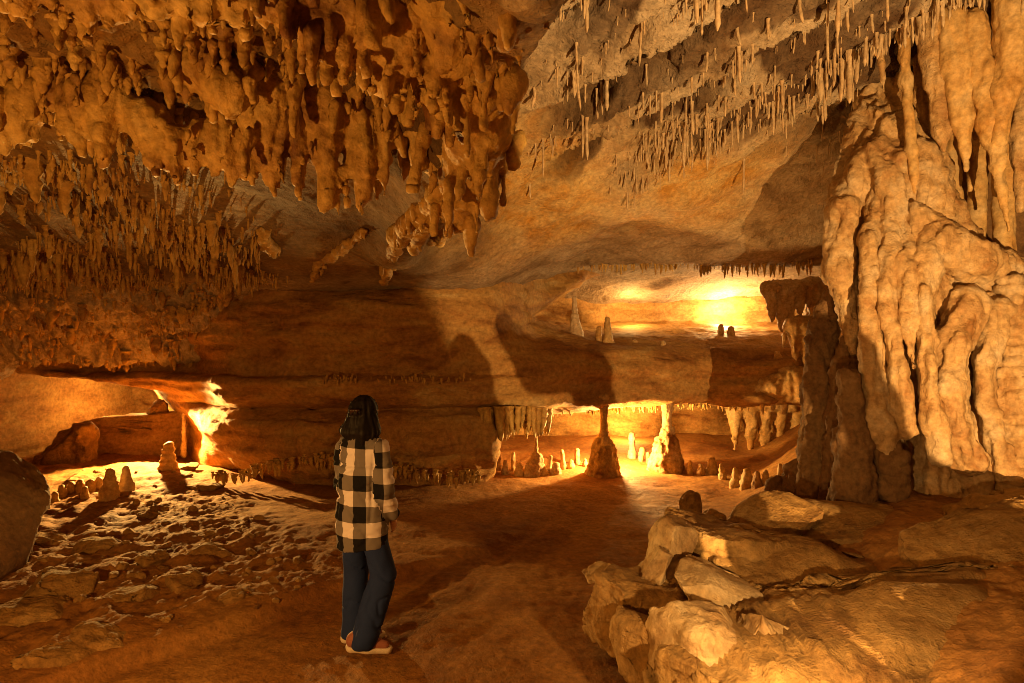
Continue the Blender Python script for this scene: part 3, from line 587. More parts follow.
# dense field on the left ceiling
def d_left(x, y):
    n = v2(x.astype(np.float32), y.astype(np.float32), 1.3, 90); d = sst(-1.9, -3.0, x+0.55*(6.2-y)*0+.4*n)*(0.55+.9*n)
    u = CX+F*x/y; d = d*sst(300, 230, u+30*n); return d*np.clip(.65+1.2*v2(x.astype(np.float32), y.astype(np.float32), 4.5, 94), .12, 1.3)
x, y, r_ = scatter(15000, (-6.8, -1.4), (3.9, 7.35), d_left, 1); z = ceil_z(x, y)
big = r_.random(len(x)); L = .042*np.exp(.6*r_.normal(size=len(x)))+.022+.16*(big > .93)*r_.random(len(x)); L = L*np.interp(y, [3.9, 5.5, 7.3], [.9, 1.15, .8])
add('stalactite', x, y, z, L, L*.0+.10+.22*r_.random(len(x))**1.5, 'field', r_)
# ragged lips above the alcove
for (y0, y1, n, l0, w_) in ((7.3, 7.75, 330, .09, 'lip'), (8.1, 8.55, 330, .08, 'lip'), (8.6, 9.15, 420, .09, 'lip')):
    x, y, r_ = scatter(n, (-7.4, -3.6), (y0, y1), lambda a, b: np.ones_like(a)*.9, int(y0*100))
    y = y-.22*v2(x.astype(np.float32), y.astype(np.float32), .55, 20); z = ceil_z(x, y)
    L = l0*.7*np.exp(.5*r_.normal(size=len(x))); add('stalactite', x, y, z+.02, L, .18+.35*r_.random(len(x)), 'lip', r_)
# among the draperies
x, y, r_ = scatter(420, (-3.2, -.2), (2.5, 3.9), lambda a, b: np.ones_like(a)*.8, 5); z = ceil_z(x, y)
L = .05+.13*r_.random(len(x)); add('stalactite', x, y, z, L, .22+.15*r_.random(len(x)), 'drape', r_)
# fringe of the central wall, of the long shelf and of its left curtain
r_ = np.random.default_rng(11)
u = np.concatenate([r_.uniform(322, 345, 26), r_.uniform(400, 470, 34), r_.uniform(345, 400, 14)]); nn = len(u); Y = 7.76+0*u; zz = 1.53+.02*r_.normal(size=nn); add('stalactite', (u-CX)/F*Y, Y+.05*r_.random(nn), zz, .03+.05*r_.random(nn)**2, .3+0*u, 'wall', r_)
def yshelf(x): return np.interp(x, [-1, 0, 1, 2, 3.5, 4.6], [7.85, 8.2, 8.75, 9.2, 9.5, 9.3])
x = r_.uniform(-.4, 3.9, 330); y = yshelf(x)+.15+.5*r_.random(330)**2; L = .05+.14*r_.random(330)**2; add('stalactite', x, y, 1.05+0*x, L, .16+.1*r_.random(330), 'shelf', r_)
x = r_.uniform(-.45, .55, 90); y = yshelf(x)+.1+.35*r_.random(90); L = .15+.35*r_.random(90); add('stalactite', x, y, 1.06+0*x, L, .14+.08*r_.random(90), 'shelf', r_)
x = r_.uniform(1.3, 2.8, 130); y = 10.6+.8*r_.random(130); L = .06+.10*r_.random(130); add('stalactite', x, y, 1.03+0*x, L, .2+.0*x, 'shelf', r_)
x = r_.uniform(-3.9, -.4, 150); y = 7.75+.12*r_.random(150); L = .06+.10*r_.random(150); add('stalactite', x, y, .34+.10*r_.random(150)+0.12*np.sin(x*2), L, .3+0*x, 'wall', r_)
# straws on the high right roof
def d_right(x, y):
    n = v2(x.astype(np.float32), y.astype(np.float32), 1.6, 92); f = ((0.68*x+0.74*y)/.78) % 1
    return sst(.05, .5, x)*(sst(.35, .85, f)*.8+.12)*(.5+1.3*n)*sst(6.8, 6.0, y)+1.0*np.exp(-((0.68*x+.74*y-5.75-.3*n)/.28)**2)*sst(1.0, 1.6, x)
x, y, r_ = scatter(3600, (.1, 4.3), (2.9, 6.9), d_right, 3); z = ceil_z(x, y)
L = .04+.13*r_.random(len(x))**2+.26*(r_.random(len(x)) > .88)*r_.random(len(x))+.12*np.exp(-((0.68*x+.74*y-5.75)/.3)**2)*r_.random(len(x))
add('soda_straw', x, y, z, L, .17+.13*r_.random(len(x))-.07*(L > .16), 'roof', r_)
x = r_.uniform(1.0, 4.6, 170); y = 9.05+.2*r_.random(170); z = ceil_z(x, y); add('stalactite', x, y, z, .05+.14*r_.random(170)**1.5, .16+0*x, 'ledge', r_)
x, y, r_ = scatter(900, (2.0, 4.2), (6.0, 8.4), lambda a, b: .5*sst(.45, .60, a/b), 4); z = ceil_z(x, y); add('soda_straw', x, y, z, .04+.12*r_.random(len(x)), .12+.05*r_.random(len(x)), 'roof', r_)

TXT = {('stalactite', 'field'): ('short orange stalactite in the dense field covering the left ceiling', 'dense field of stalactites on the left ceiling'),
       ('stalactite', 'lip'): ('stubby stalactite on the ragged rock lips above the left alcove', 'stalactites on the lips above the alcove'),
       ('stalactite', 'drape'): ('little brown stalactite hanging between the big orange draperies overhead', 'little stalactites between the draperies'),
       ('stalactite', 'wall'): ('tiny dripstone tooth in the fringe on the central rock wall', 'fringe on the central wall'),
       ('stalactite', 'shelf'): ('small stalactite in the fringe under the long rock shelf', 'fringe under the long shelf'),
       ('stalactite', 'ledge'): ('dark stalactite in the fringe hanging over the upper ledge', 'fringe over the upper ledge'),
       ('soda_straw', 'roof'): ('thin pale soda straw on the high right roof', 'soda straws on the high right roof')}
def matrix_pts(V, it):
    x, y, z, L, R, a, k, wh = it; c, s_ = cos(a), sin(a); q = V*np.array([L*R*5, L*R*5, L]) if True else V
    return np.stack([q[:, 0]*c-q[:, 1]*s_+x, q[:, 0]*s_+q[:, 1]*c+y, q[:, 2]+z], 1)
for kind, meshes, vs, mat, keep in (('stalactite', HM, HV, M['drip'], 290), ('soda_straw', SM, SV, M['straw'], 300)):
    its = sorted(ITEMS[kind], key=lambda t: -(t[3]*(t[3]*t[4])**.6/t[1]**2))
    for m in meshes: m.materials.append(mat)
    for it in its[:keep]:
        x, y, z, L, R, a, k, wh = it
        o = link(kind, meshes[k], None); o.location = (x, y, z); o.rotation_euler = (0, 0, a); o.scale = (L*R*5, L*R*5, L)
        tag(o, *([TXT[kind, wh][0], kind.replace('_', ' '), TXT[kind, wh][1]]))
    rest = its[keep:]; VV = []; QQ = []; n = 0
    for it in rest:
        V, Q = vs[it[6]]; VV.append(matrix_pts(V, it)); QQ.append(Q+n); n += len(V)
    if rest:
        nm = 'stalactite_fringe' if kind == 'stalactite' else 'soda_straw_fringe'
        tag(link(nm, mesh_np(nm, np.concatenate(VV), np.concatenate(QQ)), mat), 'countless tiny %s covering the cave roof between the larger ones' % ('stalactites' if kind == 'stalactite' else 'soda straws'), kind.replace('_', ' '), kind='stuff')
    print(kind, len(its))
print('stalactites', time.time()-T0)

# ------------------------------------------------------------------ rocks
import bmesh
ICO = {}
def ico(n):
    if n not in ICO:
        b = bmesh.new(); bmesh.ops.create_icosphere(b, subdivisions=n, radius=1); b.verts.ensure_lookup_table()
        ICO[n] = (np.array([v.co[:] for v in b.verts]), np.array([[v.index for v in f.verts] for f in b.faces])); b.free()
    return ICO[n]
def rock(name, lab, pos, dims, rot=(0, 0, 0), seed=0, mat='boulder', box=.55, cuts=10, amp=.06, sub=5, group=None, lay=0.0, cat=None, fine=.012):
    from mathutils import Euler
    r_ = np.random.default_rng(seed); V, T = ico(sub); V = V.copy()
    V = np.sign(V)*np.abs(V)**box
    for _ in range(cuts+5):
        n = r_.normal(size=3); n /= np.linalg.norm(n); d = r_.uniform(.60, .98); t = V@n-d; V = V-np.maximum(t, 0)[:, None]*n*.995
    V = V*np.array(dims)*.5; R = np.array(Euler([radians(a) for a in rot]).to_matrix())
    V = rough(V, T, amp*min(dims)*1.3, 2.2/max(dims)*2, 4, seed)
    if lay: N = normals(V, T); V = V+N*(lay*np.sign(np.sin(V[:, 2]*pi/(.045)+2*vnoise(V*3, seed)))*np.maximum(0, vnoise(V*5, seed+1)))[:, None]
    N = normals(V, T); V = V+N*(fine*1.6*(fbm(V, 6, 4, seed+8, ridged=True)-.35)-fine*.5*np.maximum(0, .42-cells(V*np.array([1, 1, 2]), 7, seed+4)))[:, None]
    V = rough(V, T, fine, 14, 5, seed+3)
    V = V@R.T
    o = link(name, mesh_np(name, V, T), M[mat], loc=pos); return tag(o, lab, cat or name.split('_')[-1], group)
rock('boulder', 'large rounded boulder at the left end of the rock pile', P(626, 612, 3.75), (.62, .62, .60), (8, 6, 10), 1, 'boulder', .6, 7, .04, 6)
rock('rock_slab', 'thin pale slab lying on top of the large rounded boulder', P(602, 572, 4.15), (.27, .26, .07), (0, -9, 8), 2, 'limestone', .5, 7, .05, lay=.006)
rock('boulder', 'huge flat foreground boulder filling the lower right corner', (2.25, 3.0, .12), (3.1, 2.2, 1.25), (9, -7, -8), 3, 'boulder', .4, 3, .06, 7, fine=.034)
rock('boulder', 'wedge shaped boulder stepping up at the right picture edge', P(985, 575, 3.5)+np.array([.3, 0, -.10]), (1.7, 1.1, .75), (8, -12, 14), 4, 'boulder', .5, 10, .06, 6, fine=.018)
rock('boulder', 'rough ridge of rock below the knobbly right column', P(985, 520, 4.3)+np.array([.1, 0, -.1]), (.9, .7, .42), (0, -22, 10), 5, 'boulder', .6, 9, .08, 6, fine=.02)
rock('rock_slab', 'long dark overhanging slab at the back of the pile', P(862, 527, 4.6)+np.array([0, .1, 0]), (1.7, .95, .30), (4, 2, -6), 6, 'boulder', .45, 8, .06, 6, lay=.006)
rock('rock_slab', 'triangular dark slab tip jutting left over a shadow gap', P(768, 528, 4.5), (.8, .55, .24), (12, -18, 24), 7, 'boulder', .5, 9, .05, 5)
rock('boulder', 'dark brown boulder under the triangular slab tip', P(722, 552, 4.25), (.85, .8, .55), (0, 8, 12), 8, 'boulder', .6, 8, .06, 6)
rock('boulder', 'broad brown boulder joining the dark slab to the foreground', P(800, 585, 3.9)+np.array([0, 0, -.16]), (1.3, 1.1, .75), (8, 10, -10), 9, 'boulder', .55, 8, .06, 6)
rock('rock', 'upright stone standing alone on the floor behind the pile', P(691, 511, 6.3), (.20, .2, .42), (0, -4, 30), 10, 'boulder', .6, 8, .05, 5)
rock('rock', 'low stone leaning beside the upright one', P(711, 519, 6.25), (.30, .28, .24), (0, 12, 10), 11, 'boulder', .65, 9, .06, 5)
for i, (u, v, Y, d, r, mt, lab) in enumerate([
    (664, 562, 4.0, (.16, .34, .40), (0, 14, 12), 'limestone', 'tall pale stone standing at the upper left of the pile'),
    (646, 590, 3.8, (.14, .3, .36), (0, 24, 5), 'limestone', 'narrow leaning stone between large rounded boulder and tall pale stone'),
    (682, 585, 3.75, (.2, .28, .22), (0, 18, -12), 'limestone', 'ochre stone below the tall pale stone'),
    (726, 600, 3.5, (.40, .34, .16), (16, 24, -22), 'limestone', 'bright pale slab tilted across the middle of the pile'),
    (676, 618, 3.5, (.26, .3, .30), (0, 10, 16), 'boulder', 'blocky brown stone below the ochre stone'),
    (700, 655, 3.1, (.30, .34, .34), (6, 6, 20), 'limestone', 'bright lit stone at the bottom picture edge'),
    (648, 655, 3.3, (.22, .3, .30), (0, -8, 10), 'boulder', 'shadowed stone between large rounded boulder and bottom picture edge'),
    (738, 640, 3.2, (.30, .26, .07), (10, 30, -15), 'limestone', 'thin upper slab of two leaning at the bottom of the pile'),
    (742, 664, 3.0, (.30, .26, .08), (5, 26, -10), 'limestone', 'thin lower slab of two leaning at the bottom of the pile'),
    (768, 655, 3.0, (.16, .25, .30), (0, 4, 10), 'limestone', 'small ochre block wedged against the huge flat boulder'),
    (702, 680, 2.9, (.26, .26, .2), (0, 0, 30), 'boulder', 'low stone cut off by the bottom edge below the bright lit one')]):
    rock('rock', lab, P(u, v, Y), tuple(1.55*q for q in d), r, 20+i, mt, .5, 7, .05, 6, 'stones of the rock pile', fine=.010)
Yb = spot_on_floor
for i, (u, v, d, r, nm, lab) in enumerate([
    (102, 640, (.36, .34, .07), (14, 10, 30), 'rock_slab', 'flat cracked slab tilted at the lower left'),
    (62, 655, (.5, .3, .08), (10, 4, 32), 'rock_slab', 'long slab lying left of the tilted cracked slab'),
    (62, 590, (.62, .5, .22), (0, 6, 20), 'boulder', 'smooth greyish hump of rock in the lit rubble'),
    (165, 622, (.10, .09, .05), (0, 0, 0), 'rock', 'small round stone right of the tilted cracked slab'),
    (150, 516, (.28, .24, .14), (0, 0, 40), 'rock', 'blocky lit stone in front of the alcove stalagmites'),
    (100, 548, (.42, .30, .16), (0, 0, 15), 'rock', 'broad low stone in the middle of the lit rubble'),
    (205, 487, (.55, .35, .10), (0, 3, 10), 'rock_slab', 'bright slab right of the alcove glare under the wall'),
    (182, 470, (.45, .3, .12), (6, -14, 25), 'rock_slab', 'tilted slab leaning beside the thick lumpy stalagmite'),
    (150, 560, (.3, .2, .12), (0, 0, -20), 'rock', 'angular stone at the right side of the lit rubble'),
    (28, 618, (.55, .4, .14), (10, 8, 25), 'rock_slab', 'broken slab by the left picture edge above the long slab'),
    (125, 598, (.5, .34, .12), (6, -10, -12), 'rock_slab', 'broken slab behind the tilted cracked slab'),
    (212, 556, (.42, .28, .14), (0, 12, 30), 'rock_slab', 'broken slab highest on the right of the lit rubble'),
    (40, 545, (.4, .3, .18), (0, 6, 50), 'rock', 'broken block at the left of the lit rubble beside the dark bank'),
    (185, 585, (.34, .26, .10), (8, 10, -35), 'rock_slab', 'small broken slab between angular stone and the shadow edge'),
    (235, 598, (.3, .16, .09), (0, 0, 10), 'rock', 'stone at the shadow edge of the lit rubble')]):
    Y = Yb(u, v); p = P(u, v, Y)+np.array([0, 0, d[2]*.15]); rock(nm, lab, p, d, r, 50+i, 'boulder', .6, 9, .06, 5, fine=.012)
rock('boulder', 'dark block of rock in the alcove, hiding the lamp behind it', P(148, 448, 10.2), (1.85, .8, 1.15), (0, -4, 5), 70, 'wall', .3, -3, .06, 6)
rock('boulder', 'smaller rock standing on the dark alcove block', P(160, 408, 10.3), (.35, .3, .35), (0, 8, 5), 73, 'wall', .6, 9, .05, 5)
rock('boulder', 'rough pillar of rock at the left of the alcove', P(68, 462, 9.3), (.85, .8, 1.25), (0, 5, 15), 71, 'boulder', .4, -1, .10, 6, lay=.01)
rock('boulder', 'big dark brown bank of rock at the left picture edge', P(-14, 530, 5.0)+np.array([-.2, 0, -.1]), (1.15, 1.4, 1.5), (0, 14, 10), 72, 'shadow_brown', .6, 4, .05, 6)
# loose rubble over the lit slope: a carpet of little stones
r_ = np.random.default_rng(21); V0, T0_ = ico(2); VV = []; QQ = []; n = 0
for i in range(520):
    x = r_.uniform(-6.4, -1.6); y = r_.uniform(4.2, 8.6)
    if (x+1.9)*-.707+(y-4.0)*.707 < .1 or (x+1.1)*-.743+(y-4.6)*-.669 < 0: continue
    s_ = .012+.06*r_.random()**4; q = V0.copy()
    for _ in range(6):
        nn = r_.normal(size=3); nn /= np.linalg.norm(nn); q = q-np.maximum(q@nn-r_.uniform(.5, .9), 0)[:, None]*nn
    q = q*s_*r_.uniform(.6, 1.5, 3)*np.array([1, 1, .7]); a = r_.uniform(0, 6.3); q = np.stack([q[:, 0]*cos(a)-q[:, 1]*sin(a), q[:, 0]*sin(a)+q[:, 1]*cos(a), q[:, 2]], 1)
    VV.append(q+np.array([x, y, float(floor_z(np.array([x]), np.array([y]))[0])+.2*s_])); QQ.append(T0_+n); n += len(V0)
tag(link('rubble', mesh_np('rubble', np.concatenate(VV), np.concatenate(QQ), False), M['boulder']), 'loose rubble of little stones over the lit slope before the alcove', 'rubble', kind='stuff')
print('rocks', time.time()-T0)

# ------------------------------------------------------------------ the visitor
def person():
    Y = 3.92; fx = (362-CX)/F*Y; fz = float(floor_z(np.array([fx]), np.array([Y]))[0])
    root = empty('person', (fx, Y, fz), 'dark haired person in a plaid jacket and wide jeans, seen from behind', 'person')
    root.rotation_euler = (0, 0, radians(-18)); root.scale = (.985,)*3
    A = np.array
    def fin(name, f, mat, amp=0, sc=8, parent=root, seed=0, zs=1):
        V, Q = f.mesh()
        if amp: V = rough(V, Q, amp, sc, 3, seed, zs=zs)
        return link(name, mesh_np(name, V, Q), mat, parent), V
    skin = plain('skin', (.52, .30, .20), .55); hairm = plain('dark_hair', (.008, .006, .006), .6, .3, 120, .2); denim = plain('dark_denim', (.014, .030, .13), .9, .3, 260)
    shoe_up = plain('shoe_upper', (.30, .12, .09), .7); sole_m = plain('shoe_sole', (.66, .58, .48), .7)
    # joints (x right, y ahead, z up); weight on the left leg, right leg trailing and crossing behind
    hipL, kneeL, ankL = A([-.070, 0, .86]), A([-.085, .06, .47]), A([-.085, .05, .09])
    hipR, kneeR, ankR = A([.070, 0, .86]), A([.150, .02, .48]), A([.055, -.10, .10])
    shL, elL, wrL = A([-.130, .0, 1.325]), A([-.165, .03, 1.06]), A([-.150, .17, .87])
    shR, elR, wrR = A([.130, .0, 1.325]), A([.185, -.02, 1.06]), A([.172, .09, .865])
    b = Field((-.36, -.36, 0), (.36, .36, 1.66), .008)
    b.chain([A([0, 0, .9]), A([0, 0, 1.1]), A([0, .0, 1.28])], [.105, .10, .105], .06, (1.1, .72, 1)); b.chain([shL*A([.8, 1, .99]), shR*A([.8, 1, .99])], [.045, .045], .05)
    for h, k, a in ((hipL, kneeL, ankL), (hipR, kneeR, ankR)): b.chain([h, k, a], [.075, .052, .036], .04)
    for s_, e, wr in ((shL, elL, wrL), (shR, elR, wrR)):
        b.chain([s_, e, wr], [.05, .038, .026], .03)
        d = (wr-e)/np.linalg.norm(wr-e); side = A([1, 0, 0]); dn = A([0, .35, -.94]); dn /= np.linalg.norm(dn); ac = np.cross(side, dn)
        sg = -1 if s_[0] > 0 else 1
        pm = wr+dn*.045; b.capsule(wr, pm+dn*.02, .024, .033, .02, flat=(.55, 1, 1))
        for j, (off, ln) in enumerate(((.028, .062), (.0095, .07), (-.0095, .066), (-.028, .052))):       # four curled fingers
            r0 = pm+dn*.028+ac*off; r1 = r0+dn*ln*.5; r2 = r1+(dn*.8+side*sg*.6)*ln*.45
            b.chain([r0, r1, r2], [.0088, .0082, .0070], .004)
        t0 = wr+dn*.02+ac*.028; b.chain([t0, t0+ac*.022+dn*.03, t0+ac*.026+dn*.06+side*sg*.01], [.012, .010, .008], .008)
    hd = A([.008, .015, 1.535])
    b.chain([A([0, .0, 1.33]), A([.004, .01, 1.46])], [.052, .05], .04)
    b.ball(hd, .088, .03, flat=(.88, 1.05, 1.2)); b.capsule(hd+A([0, .045, -.06]), hd+A([0, .05, -.075]), .05, .042, .04)
    b.capsule(hd+A([0, .092, .005]), hd+A([0, .113, -.028]), .010, .014, .015)                                   # nose
    for sx in (-1, 1):
        b.ball(hd+A([.032*sx, .098, .012]), .014, .01, cut=True); b.ball(hd+A([.079*sx, .0, -.01]), .022, .01, flat=(.4, .8, 1.3))
    b.capsule(hd+A([-.018, .094, -.058]), hd+A([.018, .094, -.058]), .007, .007, .006)                           # lips
    fin('body', b, skin)
    for sx in (-1, 1):
        e = Field(hd+A([.032*sx, .088, .012])-.02, hd+A([.032*sx, .088, .012])+.02, .003); e.ball(hd+A([.032*sx, .086, .012]), .0125, .002); fin('eye', e, plain('eye_white', (.75, .72, .68), .3))
    # hair: rounded cap, falling to the shoulders
    f = Field((-.22, -.2, 1.24), (.22, .2, 1.70), .009)
    f.ball(hd+A([0, -.010, .028]), .094, .03, flat=(.95, 1.04, 1.1)); f.chain([hd+A([.0, -.05, -.05]), hd+A([.005, -.06, -.11]), hd+A([-.005, -.055, -.165])], [.082, .10, .060], .04, (1.05, .6, 1))
    for k, (hx, hy, tx, tz, hr) in enumerate([(-.065, -.02, -.125, -.185, .040), (.07, -.02, .088, -.155, .040), (-.05, -.07, -.095, -.205, .036), (-.02, -.085, -.04, -.185, .036), (.015, -.085, .02, -.175, .036), (.045, -.075, .06, -.165, .036)]):
        f.chain([hd+A([hx, hy, -.03]), hd+A([(hx+tx)/2*1.15, hy-.012, -.10]), hd+A([tx*.92, hy+.012, tz*.86])], [hr, hr*1.05, hr*.35], .018)
    f.ball(hd+A([0, .115, -.02]), .075, .03, cut=True, flat=(.95, 1, 1.35))
    f.chain([hd+A([-.03, -.108, .03]), hd+A([.03, -.108, .03])], [.018, .018], .02)
    f.capsule(hd+A([-.1, -.01, .028]), hd+A([.1, -.02, .028]), .006, .006, .02)
    V, Q = f.mesh(); N = normals(V, Q); a = np.arctan2(V[:, 0], -V[:, 1])
    V = V+N*(.008*vnoise(np.stack([a*9, a*0, V[:, 2]*5], -1), 3)+.005*vnoise(np.stack([a*22, a*0, V[:, 2]*9], -1), 4))[:, None]
    hair = link('hair', mesh_np('hair', V, Q), hairm, root)
    c = Field(hd+A([-.06, -.15, .0]), hd+A([.06, -.08, .06]), .004)
    for k in range(-2, 3): c.capsule(hd+A([k*.012, -.128, .045]), hd+A([k*.012, -.122, .012]), .005, .003, .004)
    c.capsule(hd+A([-.035, -.12, .045]), hd+A([.035, -.12, .045]), .007, .007, .004); fin('hair_clip', c, plain('clip_plastic', (.03, .012, .008), .3), parent=hair)
    # jacket
    f = Field((-.36, -.30, .62), (.36, .34, 1.46), .0105)
    f.chain([A([0, .01, .66]), A([0, .005, .86]), A([0, -.005, 1.12]), A([0, -.005, 1.27])], [.172, .163, .150, .135], .05, (1.07, .80, 1)); f.chain([shL+A([.03, 0, .0]), A([0, -.01, 1.36]), shR+A([-.03, 0, .0])], [.066, .076, .066], .06, (1, .9, .9))
    for s_, e, wr in ((shL, elL, wrL), (shR, elR, wrR)): f.chain([s_, e, wr+(e-wr)*.12], [.066, .062, .052], .025)
    f.chain([A([-.06, -.035, 1.395]), A([.07, -.035, 1.395])], [.042, .042], .03); f.chain([A([-.07, .04, 1.385]), A([-.07, -.02, 1.395])], [.032, .036], .02)
    X_, Y_, Z_ = f.grid(); f.F = smax(f.F, .665+.012*np.sin(X_*14)-Z_, .012); f.F = smax(f.F, Z_-1.425, .01)
    V, Q = f.mesh(); N = normals(V, Q)
    d = .016*fbm(V*A([1, 1, 1.6]), 6, 3, 5)+.010*fbm(V*A([1, 1, 2.2]), 13, 3, 6)-.012*np.maximum(0, 1-np.abs(vnoise(np.stack([V[:, 0]*7+V[:, 2]*5, V[:, 1]*6, V[:, 2]*8-V[:, 0]*4], -1), 12))/.2)
    d = d-.010*np.exp(-((V[:, 2]-1.22)/.008)**2)*(V[:, 1] < 0)                                                   # yoke seam
    d = d-.012*np.exp(-((np.abs(V[:, 0])-.130+.02*(1.2-V[:, 2]))/.010)**2)*(V[:, 1] < .05)*(V[:, 2] < 1.3)*(V[:, 2] > .85)
    V = V+N*d[:, None]
    m = mesh_np('plaid_jacket', V, Q)
    arm = np.zeros(len(V)); 
    for s_, e, wr in ((shL, elL, wrL), (shR, elR, wrR)):
        for p0, p1 in ((s_, e), (e, wr)):
            t = np.clip(((V-p0)@(p1-p0))/((p1-p0)@(p1-p0)), 0, 1); arm = np.maximum(arm, (np.linalg.norm(V-p0-t[:, None]*(p1-p0), axis=1) < .085)*(np.abs(V[:, 0]) > .130-.02*(1.2-V[:, 2])))
    ang = np.arctan2(V[:, 0], -V[:, 1]-.0); uu = np.where(arm > 0, (V[:, 0]*.8+V[:, 1]*.55), ang*.165)
    attr(m, 'weft', uu+.006*vnoise(V*5, 7)); attr(m, 'warp', V[:, 2]+.03*(V[:, 0]*(arm == 0))+.006*vnoise(V*5, 8)+.055*(arm > 0)-.07*(V[:, 2] > 1.225)*(arm == 0))
    mt = bpy.data.materials.new('plaid_wool'); mt.use_nodes = True; N_ = mt.node_tree.nodes; L_ = mt.node_tree.links; bs = N_['Principled BSDF']; bs.inputs['Roughness'].default_value = .95; bs.inputs['Specular IOR Level'].default_value = .1
    def band(nm, per, off):
        a = N_.new('ShaderNodeAttribute'); a.attribute_name = nm
        q = N_.new('ShaderNodeMath'); q.operation = 'MULTIPLY_ADD'; q.inputs[1].default_value = 1/per; q.inputs[2].default_value = off; L_.new(a.outputs['Fac'], q.inputs[0])
        fr = N_.new('ShaderNodeMath'); fr.operation = 'FRACT'; L_.new(q.outputs[0], fr.inputs[0])
        ram = N_.new('ShaderNodeValToRGB'); L_.new(fr.outputs[0], ram.inputs[0]); e = ram.color_ramp.elements
        e[0].position = 0; e[0].color = (0, 0, 0, 1); e[1].position = .47; e[1].color = (0, 0, 0, 1)
        for p_, c_ in ((.49, 1), (.98, 1), (1.0, 0)): x_ = e.new(p_); x_.color = (c_, c_, c_, 1)
        return ram.outputs[0]
    s1 = N_.new('ShaderNodeMath'); s1.operation = 'ADD'; L_.new(band('weft', .20, .38), s1.inputs[0]); L_.new(band('warp', .20, .18), s1.inputs[1])
    hf = N_.new('ShaderNodeMath'); hf.operation = 'MULTIPLY'; hf.inputs[1].default_value = .5; L_.new(s1.outputs[0], hf.inputs[0])
    cr = N_.new('ShaderNodeValToRGB'); L_.new(hf.outputs[0], cr.inputs[0]); cr.color_ramp.interpolation = 'CONSTANT'; e = cr.color_ramp.elements
    e[0].color = (.74, .71, .80, 1); e[1].position = .3; e[1].color = (.19, .175, .18, 1); x_ = e.new(.8); x_.color = (.012, .012, .014, 1)
    L_.new(cr.outputs[0], bs.inputs['Base Color'])
    nz = N_.new('ShaderNodeTexNoise'); nz.inputs['Scale'].default_value = 220; bp = N_.new('ShaderNodeBump'); bp.inputs['Strength'].default_value = .4; bp.inputs['Distance'].default_value = .003; L_.new(nz.outputs[0], bp.inputs['Height']); L_.new(bp.outputs[0], bs.inputs['Normal'])
    link('plaid_jacket', m, mt, root)
    # wide jeans
    f = Field((-.32, -.32, 0), (.34, .32, .98), .0105)
    f.chain([A([0, 0, .80]), A([0, 0, .92])], [.125, .115], .05, (1.05, .82, 1))
    f.chain([hipL+A([0, 0, -.06]), kneeL, ankL+A([0, -.01, -.02])], [.086, .082, .088], .012); f.chain([hipR+A([0, 0, -.06]), kneeR, ankR+A([.015, .0, .0])], [.086, .086, .088], .012)
    X_, Y_, Z_ = f.grid(); f.F = smax(f.F, .045-Z_, .01)
    V, Q = f.mesh(); N = normals(V, Q)
    fold = np.abs(vnoise(np.stack([V[:, 0]*5, V[:, 1]*5, V[:, 2]*9+V[:, 0]*6], -1), 9)); d = .012*fbm(V, 6, 3, 10)-.012*np.maximum(0, 1-fold/.16)*sst(.85, .5, V[:, 2])
    link('jeans', mesh_np('jeans', V+N*d[:, None], Q), denim, root)
    # shoes pointing to the right
    for nm, ank, yaw, pitch in (('shoe', ankL, -58, 0), ('shoe', ankR, -66, -9)):
        c_, s_ = cos(radians(yaw)), sin(radians(yaw)); fw = A([-s_, c_, 0]); rt = A([c_, s_, 0])
        h0 = ank*A([1, 1, 0])+A([0, 0, .035+(.025 if pitch else 0)])
        def at(f_, r, z): return h0+fw*f_+rt*r+A([0, 0, z+f_*math.tan(radians(pitch))*.6])
        f = Field(h0-A([.24, .24, .06]), h0+A([.24, .24, .17]), .007)
        f.chain([at(-.05, 0, .03), at(.04, 0, .035), at(.15, 0, .012)], [.04, .042, .03], .03); f.chain([at(-.045, 0, .05), at(0, 0, .085)], [.04, .042], .03)
        o, _ = fin(nm, f, shoe_up)
        f = Field(h0-A([.24, .24, .06]), h0+A([.24, .24, .17]), .007)
        f.chain([at(-.055, 0, -.005), at(.05, 0, -.002), at(.165, 0, -.008)], [.042, .043, .036], .03); X_, Y_, Z_ = f.grid()
        pl = h0[2]+((X_-h0[0])*fw[0]+(Y_-h0[1])*fw[1])*math.tan(radians(pitch))*.6; f.F = smax(f.F, Z_-pl-.006, .006); f.F = smax(f.F, pl-.034-Z_, .006)
        fin('sole', f, sole_m, parent=o)
person(); print('person', time.time()-T0)

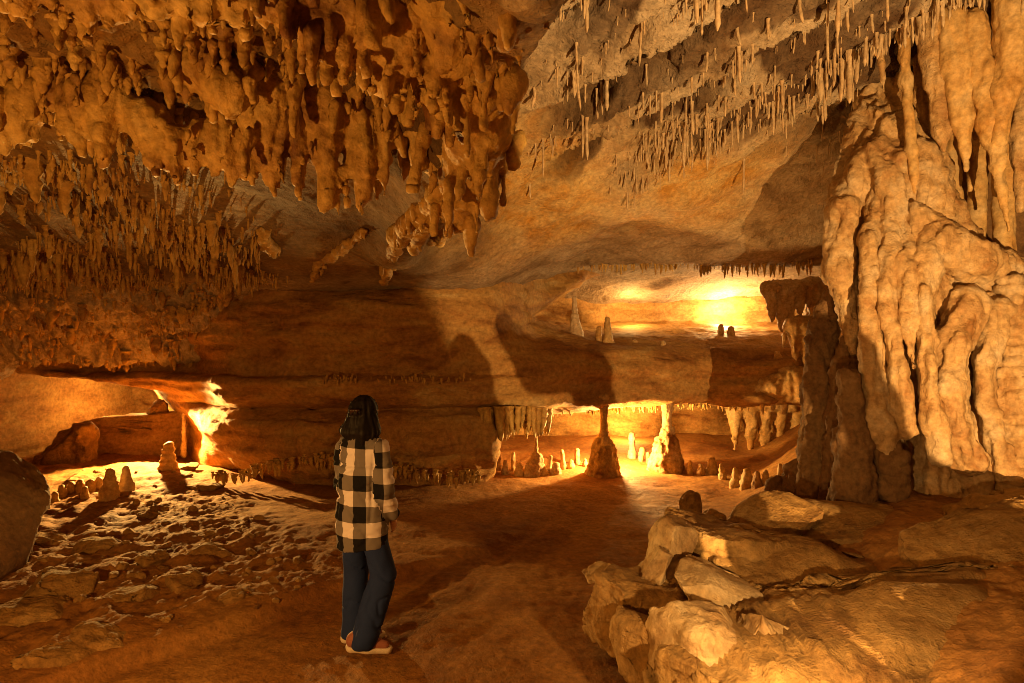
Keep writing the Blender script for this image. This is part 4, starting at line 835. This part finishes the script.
# ------------------------------------------------------------------ the floodlight beside the path, below the picture, and blockers added to shape its light
def floodlight():
    A_ = np.array([.1, 2.3, 3.3])-FLOOD; D_ = np.array([-1.6, 8, 2.69])-FLOOD; n = np.cross(A_, D_); n /= np.linalg.norm(n)
    a = FLOOD+.3*A_/np.linalg.norm(A_); d = FLOOD+.3*D_/np.linalg.norm(D_); e = (a-d)/np.linalg.norm(a-d); a = a+.8*e-.012*n; d = d-1.1*e-.012*n
    t = np.cross(e, n)*.004; q = [a, d, d+n*.9, a+n*.9]; V = np.array([p+t for p in q]+[p-t for p in q])-FLOOD
    Q = np.array([(0, 1, 2, 3), (7, 6, 5, 4), (0, 4, 5, 1), (1, 5, 6, 2), (2, 6, 7, 3), (3, 7, 4, 0)])
    r = empty('floodlight', FLOOD, 'unseen black floodlight with an added flap blocking light to the left', 'lamp')
    pm = plain('black_metal', (.02, .02, .02), .5)
    link('shade_flap', mesh_np('shade_flap', V, Q, False), pm, r)  # flap added to keep this lamp off the left ceiling and wall
    f = Field((-.2, -.35, -.75), (.2, .05, .15), .012)
    f.capsule((0, -.20, 0), (0, -.10, 0), .10, .10, .01, flat=(1, .6, .8)); f.capsule((0, -.18, -.1), (0, -.18, -.7), .02, .03, .02); V, Q = f.mesh(); link('housing', mesh_np('housing', V, Q), pm, r)
floodlight()
def shade_stone(lab, chain, i, D=8.1, t=.12):  # unseen blockers, shaped so their shadows fall on the wall and column
    m = D/F*t; ch = [(FLOOD+(P(u, v, D)-FLOOD)*t, r*m) for u, v, r in chain]
    pts = np.array([p for p, _ in ch]); f = Field(pts.min(0)-.14, pts.max(0)+.14, .01); f.chain([p for p, _ in ch], [r for _, r in ch], .02)
    V, Q = f.mesh(); V = rough(V, Q, .012, 12, 4, i); o = V.mean(0); o[2] = V[:, 2].min()
    tag(link('rock', mesh_np('rock', V-o, Q), M['boulder'], loc=o), lab, 'rock', 'added stones blocking the floodlight')
shade_stone('added unseen round headed stone blocking the floodlight', [(463, 346, 13), (476, 372, 15), (490, 420, 18), (500, 520, 26), (505, 640, 60), (500, 900, 130), (500, 1300, 130)], 1)
shade_stone('added unseen long humped stone blocking the floodlight', [(508, 326, 10), (543, 374, 20), (565, 372, 20), (605, 380, 18), (612, 430, 24), (585, 470, 40), (580, 560, 50), (580, 640, 60), (590, 900, 90), (590, 1300, 90)], 2)
shade_stone('added unseen sloping stone under the flap, blocking the floodlight', [(362, 325, 38), (420, 408, 40), (436, 480, 45), (410, 560, 80), (370, 700, 140), (330, 900, 200), (330, 1300, 200)], 3)
shade_stone('added unseen tall leaning stone shading the foot of the great column', [(812, 338, 14), (838, 350, 24), (852, 400, 26), (862, 450, 28), (905, 482, 30), (965, 500, 26), (1010, 512, 26), (960, 540, 60), (930, 640, 90), (900, 800, 120), (860, 470, 40), (850, 640, 70), (860, 900, 120)], 4, 5.2, .15)
